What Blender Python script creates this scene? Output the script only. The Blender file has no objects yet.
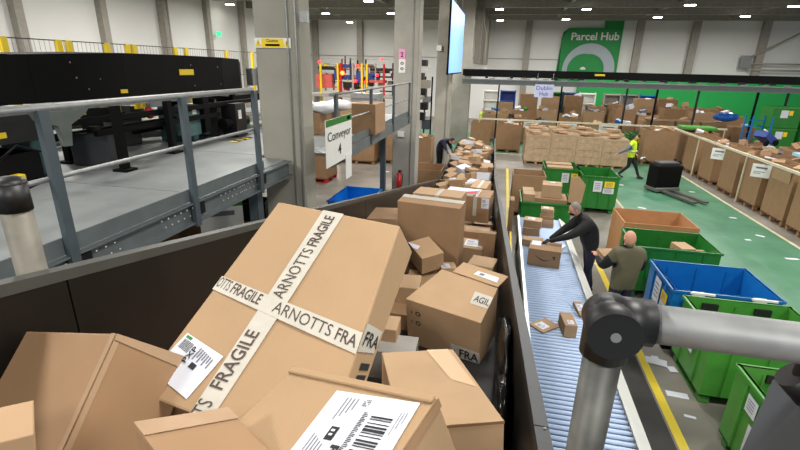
import bpy, bmesh, math, random
from mathutils import Vector, Matrix, Euler
PI = math.pi
S = bpy.context.scene
COL = S.collection
rnd = random.Random(7)

# ------------------------------------------------------------------ camera model
F_PX = 458.0
CAM_H = 4.3
_up = Vector((30., 1315., 458.)).normalized()
_y = Vector((106 / F_PX, 157 / F_PX, -1.)); _y = (_y - _up * _y.dot(_up)).normalized()
_x = _y.cross(_up)
CR = Matrix((_x, _y, _up))                 # camera -> world
CP = Vector((0, 0, CAM_H))
def ray(px, py): return CR @ Vector(((px - 400) / F_PX, (225 - py) / F_PX, -1.))
def atz(px, py, z): d = ray(px, py); return CP + d * ((z - CAM_H) / d.z)
def aty(px, py, y): d = ray(px, py); return CP + d * (y / d.y)
def atx(px, py, x): d = ray(px, py); return CP + d * (x / d.x)
def atd(px, py, dist): return CP + ray(px, py).normalized() * dist

cam = bpy.data.cameras.new('camera'); co = bpy.data.objects.new('camera', cam); COL.objects.link(co)
cam.sensor_width = 36; cam.lens = 36 * F_PX / 800; cam.clip_start = .02; cam.clip_end = 200
m4 = CR.to_4x4(); m4.translation = CP; co.matrix_world = m4
S.camera = co

# ------------------------------------------------------------------ materials
def lin(c):
    return tuple(((v / 255) / 12.92 if v <= 10 else ((v / 255 + .055) / 1.055) ** 2.4) for v in c)
MATS = {}
def mat(name, rgb, rough=.6, metal=0., var=.08, scale=6., bump=0., emit=None, stripes=None, spec=.5):
    if name in MATS: return MATS[name]
    m = bpy.data.materials.new(name); m.use_nodes = True; nt = m.node_tree; N = nt.nodes; L = nt.links
    b = N['Principled BSDF']; c = lin(rgb)
    b.inputs['Roughness'].default_value = rough; b.inputs['Metallic'].default_value = metal
    b.inputs['Specular IOR Level'].default_value = spec
    tc = N.new('ShaderNodeTexCoord'); nz = N.new('ShaderNodeTexNoise')
    nz.inputs['Scale'].default_value = scale; nz.inputs['Detail'].default_value = 4
    L.new(tc.outputs['Object'], nz.inputs['Vector'])
    r = N.new('ShaderNodeValToRGB'); r.color_ramp.elements[0].position = .3; r.color_ramp.elements[1].position = .7
    r.color_ramp.elements[0].color = tuple(v * (1 - var) for v in c) + (1,)
    r.color_ramp.elements[1].color = tuple(min(1, v * (1 + var)) for v in c) + (1,)
    L.new(nz.outputs['Fac'], r.inputs['Fac']); L.new(r.outputs['Color'], b.inputs['Base Color'])
    if bump:
        bp = N.new('ShaderNodeBump'); bp.inputs['Strength'].default_value = bump; bp.inputs['Distance'].default_value = .01
        if stripes:
            w = N.new('ShaderNodeTexWave'); w.inputs['Scale'].default_value = stripes; w.bands_direction = 'X'
            w.inputs['Distortion'].default_value = .6
            L.new(tc.outputs['Object'], w.inputs['Vector']); L.new(w.outputs['Fac'], bp.inputs['Height'])
        else:
            L.new(nz.outputs['Fac'], bp.inputs['Height'])
        L.new(bp.outputs['Normal'], b.inputs['Normal'])
    if emit:
        b.inputs['Emission Color'].default_value = lin(emit[0]) + (1,); b.inputs['Emission Strength'].default_value = emit[1]
    MATS[name] = m
    return m
CB = [mat('cardboard_a', (160, 131, 98), .75, var=.05, scale=5, bump=.04, stripes=40),
      mat('cardboard_b', (148, 116, 84), .75, var=.07, scale=5),
      mat('cardboard_c', (168, 138, 105), .75, var=.06, scale=5),
      mat('cardboard_d', (138, 107, 76), .8, var=.08, scale=5)]
CBIN = mat('cardboard_inside', (142, 106, 72), .85, var=.08)
M_label = mat('paper_white', (208, 211, 220), .6, var=.02)
M_ink = mat('ink_black', (28, 27, 30), .6, var=.02)
M_inkb = mat('ink_brown', (70, 56, 48), .6, var=.02)
M_inkgrey = mat('ink_grey', (110, 110, 120), .6, var=.02)
M_tape = mat('clear_tape', (168, 140, 112), .25, var=.05, scale=20)
M_wtape = mat('white_paper_tape', (184, 179, 168), .4, var=.06, scale=25)
M_gtape = mat('grey_tape', (150, 146, 140), .3, var=.1)
M_belt = mat('black_rubber', (26, 25, 25), .55, var=.2)
M_side = mat('brown_black_steel', (24, 20, 16), .42, metal=.0, var=.25, scale=3, spec=.3)
M_rail = mat('dark_grey_powder_coat', (48, 50, 53), .5, var=.08)
M_galv = mat('galvanised_steel', (150, 152, 152), .5, metal=.6, var=.14, scale=18)
M_alu = mat('aluminium', (196, 202, 208), .35, metal=.55, var=.06)
M_roller = mat('roller_steel', (190, 210, 240), .45, metal=.0, var=.04)
M_gap = mat('roller_gap_steel', (48, 56, 68), .7, var=.1)
M_black = mat('black_paint', (6, 6, 7), .65, var=.2, spec=.15)
M_plastic = mat('black_plastic', (17, 17, 19), .45, var=.15)
M_bluegrey = mat('blue_grey_paint', (72, 82, 88), .45, var=.1)
M_deck = mat('grey_deck_steel', (134, 138, 138), .42, metal=.25, var=.16, scale=2.2, bump=.05)
M_toe = mat('grey_toe_plate', (100, 108, 110), .5, metal=.2, var=.1)
M_conc = mat('pillar_concrete', (150, 147, 136), .85, var=.12, scale=1.6)
M_conc2 = mat('pillar_concrete_pale', (160, 157, 148), .85, var=.12, scale=1.6)
M_yel = mat('yellow_paint', (236, 205, 30), .45, var=.05)
M_red = mat('red_paint', (188, 32, 36), .4, var=.05)
M_green = mat('green_plastic', (36, 118, 44), .38, var=.07)
M_lgreen = mat('light_green_plastic', (72, 144, 56), .38, var=.07)
M_blue = mat('blue_plastic', (18, 108, 180), .35, var=.06)
M_lblue = mat('pale_blue_plastic', (150, 205, 225), .5, var=.06)
M_white = mat('white_paint', (226, 226, 222), .5, var=.03)
M_cream = mat('cream_paint', (214, 206, 180), .5, var=.05)
M_wood = mat('pallet_wood', (146, 112, 78), .85, var=.2)
M_dkgrey = mat('dark_grey_rubber', (58, 57, 56), .8, var=.15, scale=3)
M_wrap = mat('stretch_wrap_over_cardboard', (176, 150, 122), .22, var=.14, scale=7)
M_polybag = mat('black_polythene', (18, 18, 19), .18, var=.2, bump=.6, scale=14)
M_wbag = mat('white_polythene', (214, 216, 220), .35, var=.05, bump=.6, scale=8)
M_bbag = mat('blue_polythene', (40, 110, 210), .3, var=.1, bump=.6, scale=8)
M_skin = mat('skin', (206, 150, 124), .55, var=.05)
M_teal = mat('teal_machine_paint', (70, 104, 104), .5, var=.1)
M_hiv = mat('hi_vis_yellow', (200, 232, 30), .6, var=.04)
M_refl = mat('reflective_silver', (190, 196, 190), .4, var=.03)

# ------------------------------------------------------------------ mesh helpers
class MB:
    def __init__(s): s.bm = bmesh.new()
    def box(s, c, d, rot=None, mi=0):
        vs = []
        R = rot if rot is not None else Matrix.Identity(3)
        if isinstance(R, (int, float)): R = Matrix.Rotation(R, 3, 'Z')
        c = Vector(c)
        for z in (-.5, .5):
            for y in (-.5, .5):
                for x in (-.5, .5):
                    vs.append(s.bm.verts.new(c + R @ Vector((x * d[0], y * d[1], z * d[2]))))
        for f in ((0, 2, 3, 1), (4, 5, 7, 6), (0, 1, 5, 4), (2, 6, 7, 3), (0, 4, 6, 2), (1, 3, 7, 5)):
            fc = s.bm.faces.new([vs[i] for i in f]); fc.material_index = mi
        return s
    def span(s, a, b, mi=0):
        a = Vector(a); b = Vector(b)
        return s.box((a + b) / 2, [abs(b[i] - a[i]) for i in range(3)], mi=mi)
    def hexa(s, v8, mi=0):
        vs = [s.bm.verts.new(v) for v in v8]
        for f in ((0, 2, 3, 1), (4, 5, 7, 6), (0, 1, 5, 4), (2, 6, 7, 3), (0, 4, 6, 2), (1, 3, 7, 5)):
            fc = s.bm.faces.new([vs[i] for i in f]); fc.material_index = mi
        bmesh.ops.recalc_face_normals(s.bm, faces=s.bm.faces)
        return s
    def tube(s, a, b, r, n=10, r2=None, mi=0, caps=True):
        a = Vector(a); b = Vector(b); r2 = r if r2 is None else r2
        d = (b - a).normalized(); u = d.orthogonal().normalized(); v = d.cross(u)
        A = [s.bm.verts.new(a + (u * math.cos(2 * PI * i / n) + v * math.sin(2 * PI * i / n)) * r) for i in range(n)]
        B = [s.bm.verts.new(b + (u * math.cos(2 * PI * i / n) + v * math.sin(2 * PI * i / n)) * r2) for i in range(n)]
        for i in range(n):
            j = (i + 1) % n; f = s.bm.faces.new([A[i], A[j], B[j], B[i]]); f.smooth = True; f.material_index = mi
        if caps:
            s.bm.faces.new(A[::-1]).material_index = mi; s.bm.faces.new(B).material_index = mi
        return s
    def path(s, pts, r, n=10, mi=0):
        pts = [Vector(p) for p in pts]; rings = []; u = None
        for i, p in enumerate(pts):
            d = (pts[min(i + 1, len(pts) - 1)] - pts[max(i - 1, 0)]).normalized()
            u = d.orthogonal().normalized() if u is None else (u - d * u.dot(d)).normalized()
            v = d.cross(u)
            rings.append([s.bm.verts.new(p + (u * math.cos(2 * PI * k / n) + v * math.sin(2 * PI * k / n)) * r) for k in range(n)])
        for A, B in zip(rings, rings[1:]):
            for k in range(n):
                j = (k + 1) % n; f = s.bm.faces.new([A[k], A[j], B[j], B[k]]); f.smooth = True; f.material_index = mi
        s.bm.faces.new(rings[0][::-1]); s.bm.faces.new(rings[-1])
        return s
    def poly(s, pts, dvec, mi=0):
        """extrude polygon by dvec"""
        dvec = Vector(dvec)
        A = [s.bm.verts.new(Vector(p)) for p in pts]; B = [s.bm.verts.new(Vector(p) + dvec) for p in pts]
        n = len(pts)
        s.bm.faces.new(A[::-1]).material_index = mi; s.bm.faces.new(B).material_index = mi
        for i in range(n):
            j = (i + 1) % n; s.bm.faces.new([A[i], A[j], B[j], B[i]]).material_index = mi
        bmesh.ops.recalc_face_normals(s.bm, faces=s.bm.faces)
        return s
    def blob(s, c, r, sub=2, mi=0, jit=0, R=None):
        g = bmesh.ops.create_icosphere(s.bm, subdivisions=sub, radius=1)
        for v in g['verts']:
            k = 1 + (rnd.uniform(-jit, jit) if jit else 0)
            p = Vector((v.co.x * r[0] * k, v.co.y * r[1] * k, v.co.z * r[2] * k))
            v.co = (R @ p if R is not None else p) + Vector(c)
            for f in v.link_faces: f.smooth = True; f.material_index = mi
        return s
    def bevel(s, w, seg=2):
        bmesh.ops.bevel(s.bm, geom=list(s.bm.edges), offset=w, segments=seg, affect='EDGES', profile=.5)
        return s
    def me(s, name, mats):
        me = bpy.data.meshes.new(name); s.bm.to_mesh(me); s.bm.free()
        for m in (mats if isinstance(mats, (list, tuple)) else [mats]): me.materials.append(m)
        return me
    def build(s, name, mats, parent=None, loc=None, rot=None):
        o = bpy.data.objects.new(name, s.me(name, mats)); COL.objects.link(o)
        if parent is not None: o.parent = parent
        if loc is not None: o.location = loc
        if rot is not None: o.rotation_euler = rot
        return o
def tag(o, label, cat, group=None, kind=None):
    o['label'] = label; o['category'] = cat
    if group: o['group'] = group
    if kind: o['kind'] = kind
    return o
def struct(o): o['kind'] = 'structure'; return o
def empty(name, label, cat, loc=(0, 0, 0), rz=0, group=None):
    o = bpy.data.objects.new(name, None); COL.objects.link(o); o.location = loc; o.rotation_euler = (0, 0, rz)
    o.empty_display_size = .1
    return tag(o, label, cat, group)
KIDS = {}
def copy_tree(o, parent=None):
    c = o.copy(); COL.objects.link(c)
    if parent is not None: c.parent = parent
    for ch in [x for x in bpy.data.objects if x.parent == o]: copy_tree(ch, c)
    return c

# ------------------------------------------------------------------ text
_tc = {}
def text_tris(txt, bold=0.):
    key = (txt, bold)
    if key in _tc: return _tc[key]
    cu = bpy.data.curves.new('t', 'FONT'); cu.body = txt; cu.size = 1; cu.resolution_u = 3; cu.offset = bold
    o = bpy.data.objects.new('t', cu); COL.objects.link(o)
    dg = bpy.context.evaluated_depsgraph_get(); me = bpy.data.meshes.new_from_object(o.evaluated_get(dg))
    V = [v.co.copy() for v in me.vertices]; P = [tuple(p.vertices) for p in me.polygons]
    bpy.data.objects.remove(o); bpy.data.curves.remove(cu); bpy.data.meshes.remove(me)
    x0 = min(v.x for v in V); x1 = max(v.x for v in V); y0 = min(v.y for v in V); y1 = max(v.y for v in V)
    V = [((v.x - x0) / (x1 - x0), (v.y - y0) / (y1 - y0)) for v in V]
    _tc[key] = (V, P, (x1 - x0) / (y1 - y0)); return _tc[key]
class Decal:
    """flat marks laid on a quad face given by its four corners (u to the right, v down)"""
    def __init__(s, c00, c10, c01, c11, off=.0015):
        s.c = [Vector(c) for c in (c00, c10, c01, c11)]; s.off = off; s.bm = bmesh.new()
        s.n = (s.c[2] - s.c[0]).cross(s.c[1] - s.c[0]).normalized()
    def P(s, u, v, k=1):
        c = s.c
        return c[0] * (1 - u) * (1 - v) + c[1] * u * (1 - v) + c[2] * (1 - u) * v + c[3] * u * v + s.n * s.off * k
    def quad(s, q, mi=0, k=1):
        n = 4; g = [[None] * (n + 1) for _ in range(n + 1)]
        for i in range(n + 1):
            for j in range(n + 1):
                a, b = i / n, j / n
                u = q[0][0] * (1 - a) * (1 - b) + q[1][0] * a * (1 - b) + q[2][0] * a * b + q[3][0] * (1 - a) * b
                v = q[0][1] * (1 - a) * (1 - b) + q[1][1] * a * (1 - b) + q[2][1] * a * b + q[3][1] * (1 - a) * b
                g[i][j] = s.bm.verts.new(s.P(u, v, k))
        for i in range(n):
            for j in range(n):
                s.bm.faces.new([g[i][j], g[i][j + 1], g[i + 1][j + 1], g[i + 1][j]]).material_index = mi
        return s
    def rect(s, u0, v0, u1, v1, mi=0, k=1): return s.quad(((u0, v0), (u1, v0), (u1, v1), (u0, v1)), mi, k)
    def text(s, txt, a, b, h, mi=1, bold=0., k=2):
        """a,b: baseline start/end uv, h: uv vector of the letter height"""
        V, P, _ = text_tris(txt, bold)
        vs = [s.bm.verts.new(s.P(a[0] + x * (b[0] - a[0]) + y * h[0], a[1] + x * (b[1] - a[1]) + y * h[1], k)) for x, y in V]
        for p in P:
            try: s.bm.faces.new([vs[i] for i in p]).material_index = mi
            except ValueError: pass
        return s
    def build(s, name, mats, parent, label=None):
        me = bpy.data.meshes.new(name); s.bm.to_mesh(me); s.bm.free()
        for m in mats: me.materials.append(m)
        o = bpy.data.objects.new(name, me); COL.objects.link(o)
        o.parent = parent
        o.matrix_parent_inverse = parent.matrix_basis.inverted() if parent.matrix_basis != Matrix.Identity(4) else Matrix.Identity(4)
        if label: o['label'] = label
        return o
def plain_label(face, u0, v0, u1, v1, parent, name='shipping_label', off=.0025, dens=1):
    d = Decal(*face, off=off); d.rect(u0, v0, u1, v1, 0)
    w, h = u1 - u0, v1 - v0
    if dens:
        for i in range(7): 
            if i != 3: d.rect(u0 + w * (.12 + .06 * i), v0 + h * .12, u0 + w * (.12 + .06 * i + .03), v0 + h * .42, 1, 2)
        for i in range(3): d.rect(u0 + w * .12, v0 + h * (.52 + .13 * i), u0 + w * (.85 - .12 * i), v0 + h * (.57 + .13 * i), 2, 2)
    return d.build(name, [M_label, M_ink, M_inkgrey], parent)

# ------------------------------------------------------------------ cartons
def carton(name, label, c, d, yaw=0, pitch=0, roll=0, m=None, tape='x', lab=None, group=None, cat='box', bev=.004):
    """closed cardboard box; c is the centre of its base; tape along x or y; lab=(face,u0,v0,u1,v1)"""
    w, l, h = d
    mb = MB().box((0, 0, h / 2), d)
    if bev: mb.bevel(min(bev, min(d) * .08), 1)
    o = mb.build(name, m or rnd.choice(CB)); o.location = c; o.rotation_euler = (pitch, roll, yaw)
    tag(o, label, cat, group)
    hw, hl = w / 2, l / 2
    faces = dict(top=((-hw, hl, h), (hw, hl, h), (-hw, -hl, h), (hw, -hl, h)),
                 front=((-hw, -hl, h), (hw, -hl, h), (-hw, -hl, 0), (hw, -hl, 0)),
                 right=((hw, -hl, h), (hw, hl, h), (hw, -hl, 0), (hw, hl, 0)),
                 left=((-hw, hl, h), (-hw, -hl, h), (-hw, hl, 0), (-hw, -hl, 0)))
    o2 = o
    def put(dc, nm, mats):
        me = bpy.data.meshes.new(nm); dc.bm.to_mesh(me); dc.bm.free()
        for q in mats: me.materials.append(q)
        t = bpy.data.objects.new(nm, me); COL.objects.link(t); t.parent = o2; return t
    if tape:
        mt = M_tape
        if tape[-1] == 'w': mt = M_wtape
        dc = Decal(*faces['top'], off=.002)
        dx = .03 / (w if tape[0] == 'y' else l)
        if tape[0] == 'x': dc.rect(0, .5 - dx, 1, .5 + dx)
        else: dc.rect(.5 - dx, 0, .5 + dx, 1)
        put(dc, 'packing_tape', [mt])
        if tape[0] == 'y' and tape[-1] == 'w':
            dc = Decal(*faces['front'], off=.002); dc.rect(.5 - dx, 0, .5 + dx, .75); put(dc, 'packing_tape', [mt])
    if lab:
        f, u0, v0, u1, v1 = lab
        dc = Decal(*faces[f], off=.003); dc.rect(u0, v0, u1, v1, 0)
        ww, hh = u1 - u0, v1 - v0
        for i in range(6): dc.rect(u0 + ww * (.12 + .07 * i), v0 + hh * .15, u0 + ww * (.15 + .07 * i), v0 + hh * .45, 1, 1.5)
        for i in range(3): dc.rect(u0 + ww * .12, v0 + hh * (.56 + .12 * i), u0 + ww * (.8 - .15 * i), v0 + hh * (.6 + .12 * i), 2, 1.5)
        put(dc, 'shipping_label', [M_label, M_ink, M_inkgrey])
    return o, faces
def top_at(px, py, ztop, d, **k):
    """base centre of a box of size d whose top face centre is seen at px,py at height ztop"""
    p = atz(px, py, ztop); p.z = ztop - d[2]; return p

def open_box(mb, w, l, h, t=.02, floor=.02, mi=0, mo=None):
    mb.box((0, 0, floor / 2), (w, l, floor), mi=mi)
    mb.box((-w / 2 + t / 2, 0, h / 2), (t, l, h), mi=mi); mb.box((w / 2 - t / 2, 0, h / 2), (t, l, h), mi=mi)
    mb.box((0, -l / 2 + t / 2, h / 2), (w - 2 * t, t, h), mi=mi); mb.box((0, l / 2 - t / 2, h / 2), (w - 2 * t, t, h), mi=mi)
    return mb

# ================================================================== SETTING
def floor_material():
    m = bpy.data.materials.new('painted_concrete_floor'); m.use_nodes = True; nt = m.node_tree; N = nt.nodes; L = nt.links
    b = N['Principled BSDF']
    tc = N.new('ShaderNodeTexCoord'); sp = N.new('ShaderNodeSeparateXYZ'); L.new(tc.outputs['Object'], sp.inputs[0])
    def mth(op, a, bb):
        n = N.new('ShaderNodeMath'); n.operation = op
        for i, v in enumerate((a, bb)):
            if v is None: continue
            if isinstance(v, (int, float)): n.inputs[i].default_value = v
            else: L.new(v, n.inputs[i])
        return n.outputs[0]
    X, Yc = sp.outputs[0], sp.outputs[1]
    def rect(x0, x1, y0, y1):
        a = mth('MULTIPLY', mth('GREATER_THAN', X, x0), mth('LESS_THAN', X, x1))
        c = mth('MULTIPLY', mth('GREATER_THAN', Yc, y0), mth('LESS_THAN', Yc, y1))
        return mth('MULTIPLY', a, c)
    def noise(sc, det=5):
        n = N.new('ShaderNodeTexNoise'); n.inputs['Scale'].default_value = sc; n.inputs['Detail'].default_value = det
        L.new(tc.outputs['Object'], n.inputs['Vector']); return n.outputs['Fac']
    def ramp(f, c0, c1, p0=.3, p1=.7):
        r = N.new('ShaderNodeValToRGB'); r.color_ramp.elements[0].position = p0; r.color_ramp.elements[1].position = p1
        r.color_ramp.elements[0].color = lin(c0) + (1,); r.color_ramp.elements[1].color = lin(c1) + (1,)
        L.new(f, r.inputs['Fac']); return r.outputs['Color']
    def mix(f, a, bb):
        n = N.new('ShaderNodeMix'); n.data_type = 'RGBA'; L.new(f, n.inputs[0]); L.new(a, n.inputs[6]); L.new(bb, n.inputs[7]); return n.outputs[2]
    n1 = noise(.8); n2 = noise(3.)
    conc = ramp(n1, (104, 99, 92), (138, 133, 124))
    green = ramp(n1, (58, 110, 84), (80, 132, 102)); 
    cream = ramp(n2, (176, 170, 138), (214, 206, 176))
    yellow = ramp(n2, (206, 180, 30), (226, 200, 60), .2, .5)
    g = mth('MAXIMUM', rect(4.25, 7.9, 2, 40), rect(-6., 7.9, 24.9, 33))
    cr = mth('MAXIMUM', mth('MAXIMUM', rect(7.9, 8.0, 2, 27), rect(4.17, 4.25, 2, 24.9)), rect(-6, 4.2, 24.82, 24.92))
    ye = rect(2.46, 2.58, 2.5, 13)
    ye2 = rect(.42, .52, 10.8, 21)
    c = mix(g, conc, green); c = mix(cr, c, cream); c = mix(mth('MAXIMUM', ye, ye2), c, yellow)
    L.new(c, b.inputs['Base Color'])
    rr = N.new('ShaderNodeMapRange'); L.new(n2, rr.inputs[0]); rr.inputs[3].default_value = .32; rr.inputs[4].default_value = .55
    L.new(rr.outputs[0], b.inputs['Roughness'])
    return m
struct(MB().span((-19, -3, -.1), (27, 43, 0)).build('floor', floor_material()))
M_wall = mat('white_wall_panel', (230, 230, 227), .7, var=.03, scale=.4)
struct(MB().span((-18.2, -3, 0), (-18, 42.2, 8.3)).build('wall_left', M_wall))
struct(MB().span((-18, 42, 0), (27, 42.2, 8.3)).build('wall_back', M_wall))
struct(MB().span((-19, -3, 8.3), (27, 43, 8.45)).build('ceiling', mat('dark_roof_deck', (140, 140, 134), .8, var=.15, scale=1)))
M_steel = mat('grey_column_steel', (158, 153, 143), .6, var=.1)
M_roof = mat('roof_beam_steel', (150, 147, 138), .6, var=.12)
n = 0
for i in range(8):
    n += 1; y = 7.2 + 3.95 * i
    struct(MB().span((-18, y - .17, 0), (-17.7, y + .17, 8.3)).build('trim_%d' % n, M_steel))
for x in (-17., -12.8, -9., 1.55, 9.95, 13.9, 18.6, 23.):
    n += 1; struct(MB().span((x - .25, 41.6, 0), (x + .25, 42, 8.3)).build('trim_%d' % n, M_steel))
for i in range(9):                       # roof beams across the hall
    n += 1; y = 8 + 4 * i
    struct(MB().span((-18, y - .12, 7.85), (27, y + .12, 8.3)).box((4.5, y, 7.85), (45, .3, .03)).build('trim_%d' % n, M_roof))
for x in (-14, -8, -2.9, 3.5, 9.5, 15.5, 21):     # purlins along the hall
    n += 1
    struct(MB().span((x - .1, 0, 8.05), (x + .1, 42, 8.3)).build('trim_%d' % n, M_roof))
# green lower panelling on the back wall and the horizontal joint of the panels
n += 1; struct(MB().span((5.9, 41.5, 0), (27, 42, 3.9)).build('trim_%d' % n, mat('green_panel', (34, 172, 82), .6, var=.06, scale=.5)))
n += 1; struct(MB().span((-18, 41.93, 5.0), (4.5, 42, 5.06)).build('trim_%d' % n, M_steel))
# grey ribbed partition that runs back to the rear wall
mb = MB().span((-1.9, 29, 4.5), (-1.7, 42, 8.3))
for i in range(7): mb.span((-1.7, 29.2 + 1.9 * i, 4.5), (-1.55, 29.6 + 1.9 * i, 8.3))
struct(mb.build('wall_partition', mat('grey_partition', (128, 124, 114), .7, var=.08)))
# platform the camera stands on
struct(MB().span((.36, -1.5, 2.85), (3.2, .66, 2.95)).build('floor_platform', M_deck))

# ================================================================== LAMPS
def lamp(x, y, label):
    t = empty('high_bay_light', label, 'ceiling light', (x, y, 7.6), 0, 'high bay lights under the roof')
    MB().box((0, 0, .09), (.5, .3, .08)).tube((0, 0, .13), (0, 0, .7), .012, 6).build('housing', M_galv, t)
    MB().box((0, 0, .03), (.46, .27, .03)).build('lens', mat('lamp_lens', (255, 250, 240), .4, emit=((255, 250, 238), 26)), t)
LL = [(-17.0, 28.2), (-12.7, 33.3), (-13.2, 40.1), (-7.8, 27.1), (-8., 33.3), (-.7, 31.), (-.75, 38.), (3.85, 37.1), (4.3, 31.1), (9.4, 35.6), (9.2, 29.3), (14.2, 34.9), (14.3, 29.9)]
for x, y in LL: lamp(x, y, 'bright high bay light hanging under the dark roof')
for x, y in [(-14, 6), (-14, 14), (-8, 20), (-1.2, 20), (3.4, 24), (10, 20), (10, 12), (3.4, 14), (16, 16), (16, 24)]: lamp(x, y, 'bright high bay light hanging under the dark roof')
def area(name, loc, size, power, col=(1, .97, .92), rot=(0, 0, 0), sy=None):
    l = bpy.data.lights.new(name, 'AREA'); l.energy = power; l.color = col; l.size = size
    if sy: l.shape = 'RECTANGLE'; l.size_y = sy
    o = bpy.data.objects.new(name, l); COL.objects.link(o); o.location = loc; o.rotation_euler = rot; return o
for x in (-13, -6, 1, 8, 16):
    for y in (2, 10, 18, 26, 35):
        area('high_bay_and_fill_light', (x, y, 7.4), 1.2, {(1, 2): 215, (-6, 2): 280, (1, 10): 320}.get((x, y), 365))
area('high_bay_and_fill_light', (1.6, -3, 7.4), 1.2, 260); area('high_bay_and_fill_light', (-4.5, -3.5, 7.4), 1.2, 420)  # fill lamps added behind the camera, without fixtures, to brighten the near boxes
w = bpy.data.worlds.new('world'); S.world = w; w.use_nodes = True
w.node_tree.nodes['Background'].inputs[0].default_value = (.86, .93, 1, 1); w.node_tree.nodes['Background'].inputs[1].default_value = .3

S.view_settings.view_transform = 'Standard'; S.view_settings.look = 'None'; S.view_settings.gamma = 1
S.view_settings.exposure = 0.08; S.view_settings.use_curve_mapping = False

# ================================================================== BELT CONVEYOR (descending) and its heap
def bx(y): return -.0227 * y                    # sideways drift of the belt with distance
def beltz(y): return 2.8 - .17 * y if y < 10.6 else 1.0
LW = -1.23; RW = .245
def ltop(y): return 3.9 - .206 * y if y < 12.6 else 1.3
def rtop(y): return 3.32 - .147 * y if y < 12.6 else 1.47
bc = empty('belt_conveyor', 'long black-sided belt conveyor sloping away from the camera, heaped with parcels', 'conveyor', (-.5, 10, 0))
inv = Matrix.Translation((.5, -10, 0))
def under(mb, name, m, parent=bc):
    o = mb.build(name, m, parent); o.matrix_parent_inverse = inv; return o
def strip(mb, xs, fz0, fz1, ys):
    for a, b in zip(ys, ys[1:]):
        mb.hexa([(xs[0] + bx(a), a, fz0(a)), (xs[1] + bx(a), a, fz0(a)), (xs[0] + bx(b), b, fz0(b)), (xs[1] + bx(b), b, fz0(b)),
                 (xs[0] + bx(a), a, fz1(a)), (xs[1] + bx(a), a, fz1(a)), (xs[0] + bx(b), b, fz1(b)), (xs[1] + bx(b), b, fz1(b))])
    return mb
ys = [0.0, 2.5, 5, 7.5, 10.6, 12.6, 16, 20]
under(strip(MB(), (LW, RW), lambda y: beltz(y) - .06, beltz, ys), 'belt', M_belt)
under(strip(MB(), (LW - .03, LW), lambda y: beltz(y) - .25, ltop, [0., 1.02]), 'side_wall', M_side)
for a, b in ((1.026, 4.5), (4.506, 8.5), (8.506, 12.6), (12.606, 20)):
    under(strip(MB(), (LW - .03, LW), lambda y: beltz(y) - .25, ltop, [a, b]), 'side_wall', M_side)
for a, b in ((1.0, 1.36), (1.366, 4.5), (4.506, 8.5), (8.506, 12.6), (12.606, 20)):
    under(strip(MB(), (RW, RW + .02), lambda y: beltz(y) - .25, lambda y: rtop(y) - .01, [a, b]), 'side_wall', M_side)
for a, b in ((1.0, 1.36), (1.366, 6.5), (6.506, 12.6), (12.606, 20)):
    under(strip(MB(), (RW - .005, RW + .045), lambda y: rtop(y) - .05, rtop, [a, b]), 'top_rail', M_rail)
under(strip(MB(), (LW - .045, LW + .003), lambda y: ltop(y) - .03, lambda y: ltop(y) + .005, [0., 4.5, 8.5, 12.6]), 'top_rail', mat('dull_edge_rail', (66, 66, 62), .45, var=.1))
for y in (3.5, 7.5, 11.5, 15.5, 19.5):
    mb = MB()
    for x in (LW - .1, RW + .08): mb.box((x + bx(y), y, (beltz(y) - .1) / 2), (.07, .07, beltz(y) - .1))
    mb.box((-.5 + bx(y), y, beltz(y) - .2), (1.6, .06, .08))
    under(mb, 'support_leg', M_bluegrey)
under(MB().box((-.9, 20.15, .75), (1.5, .3, .5)), 'end_hood', mat('dark_blue_end', (46, 50, 74), .5))
mb = MB()
for y in (1.35, 4.5, 8.5): mb.blob((RW + .03 + bx(y), y, rtop(y) + .003), (.006, .006, .004), 1)
under(mb, 'bolt', M_galv)

# ---- hero boxes
HERO = {}
HERO['A']=[(-0.7234,1.3938,3.8487),(-0.2762,1.3083,3.8328),(-0.8362,0.7901,3.5095),(-0.3186,0.7165,3.4853),(-0.7133,1.4687,3.7165),(-0.2485,1.3916,3.7137),(-0.8261,0.8650,3.3773),(-0.2967,0.8228,3.4343)]
HERO['B']=[(-0.8235,0.7587,3.7009),(-0.7482,0.8982,3.5484),(-0.8188,0.4994,3.4659),(-0.7434,0.6389,3.3135),(-1.2237,0.8518,3.5877),(-1.1583,0.9913,3.4352),(-1.2190,0.5924,3.3528),(-1.1536,0.7319,3.2003)]
HERO['C']=[(-0.7594,0.5096,3.7302),(-0.6735,0.4385,3.7405),(-0.9387,0.2989,3.7730),(-0.8528,0.2278,3.7833),(-0.7641,0.4800,3.5649),(-0.6781,0.4089,3.5752),(-0.9434,0.2692,3.6077),(-0.8574,0.1982,3.6180)]
_d0 = atd(133, 423, .78); _d1 = atd(228, 408, .86)
_dd = Vector((-(_d1 - _d0).y, (_d1 - _d0).x, 0)).normalized() * -.22 + Vector((0, 0, -.03))
_dn = Vector((0, 0, -.3))
HERO['D'] = [_d0, _d1, _d0 + _dd, _d1 + _dd, _d0 + _dn, _d1 + _dn, _d0 + _dn + _dd, _d1 + _dn + _dd]
HERO['E']=[(-0.3595,0.7083,3.7258),(-0.0577,0.5768,3.8218),(-0.5183,0.2847,3.6406),(-0.2133,0.1527,3.7331),(-0.2679,0.7296,3.4541),(0.0339,0.5982,3.5501),(-0.4267,0.3061,3.3690),(-0.1217,0.1741,3.4615)]
HERO['F']=[(-0.4521,1.7894,3.0194),(-0.1274,1.9069,3.0140),(-0.2301,1.1662,3.1858),(0.1014,1.2862,3.1836),(-0.4277,1.7108,2.6921),(-0.1030,1.8282,2.6867),(-0.2057,1.0876,2.8585),(0.1258,1.2076,2.8563)]
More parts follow.
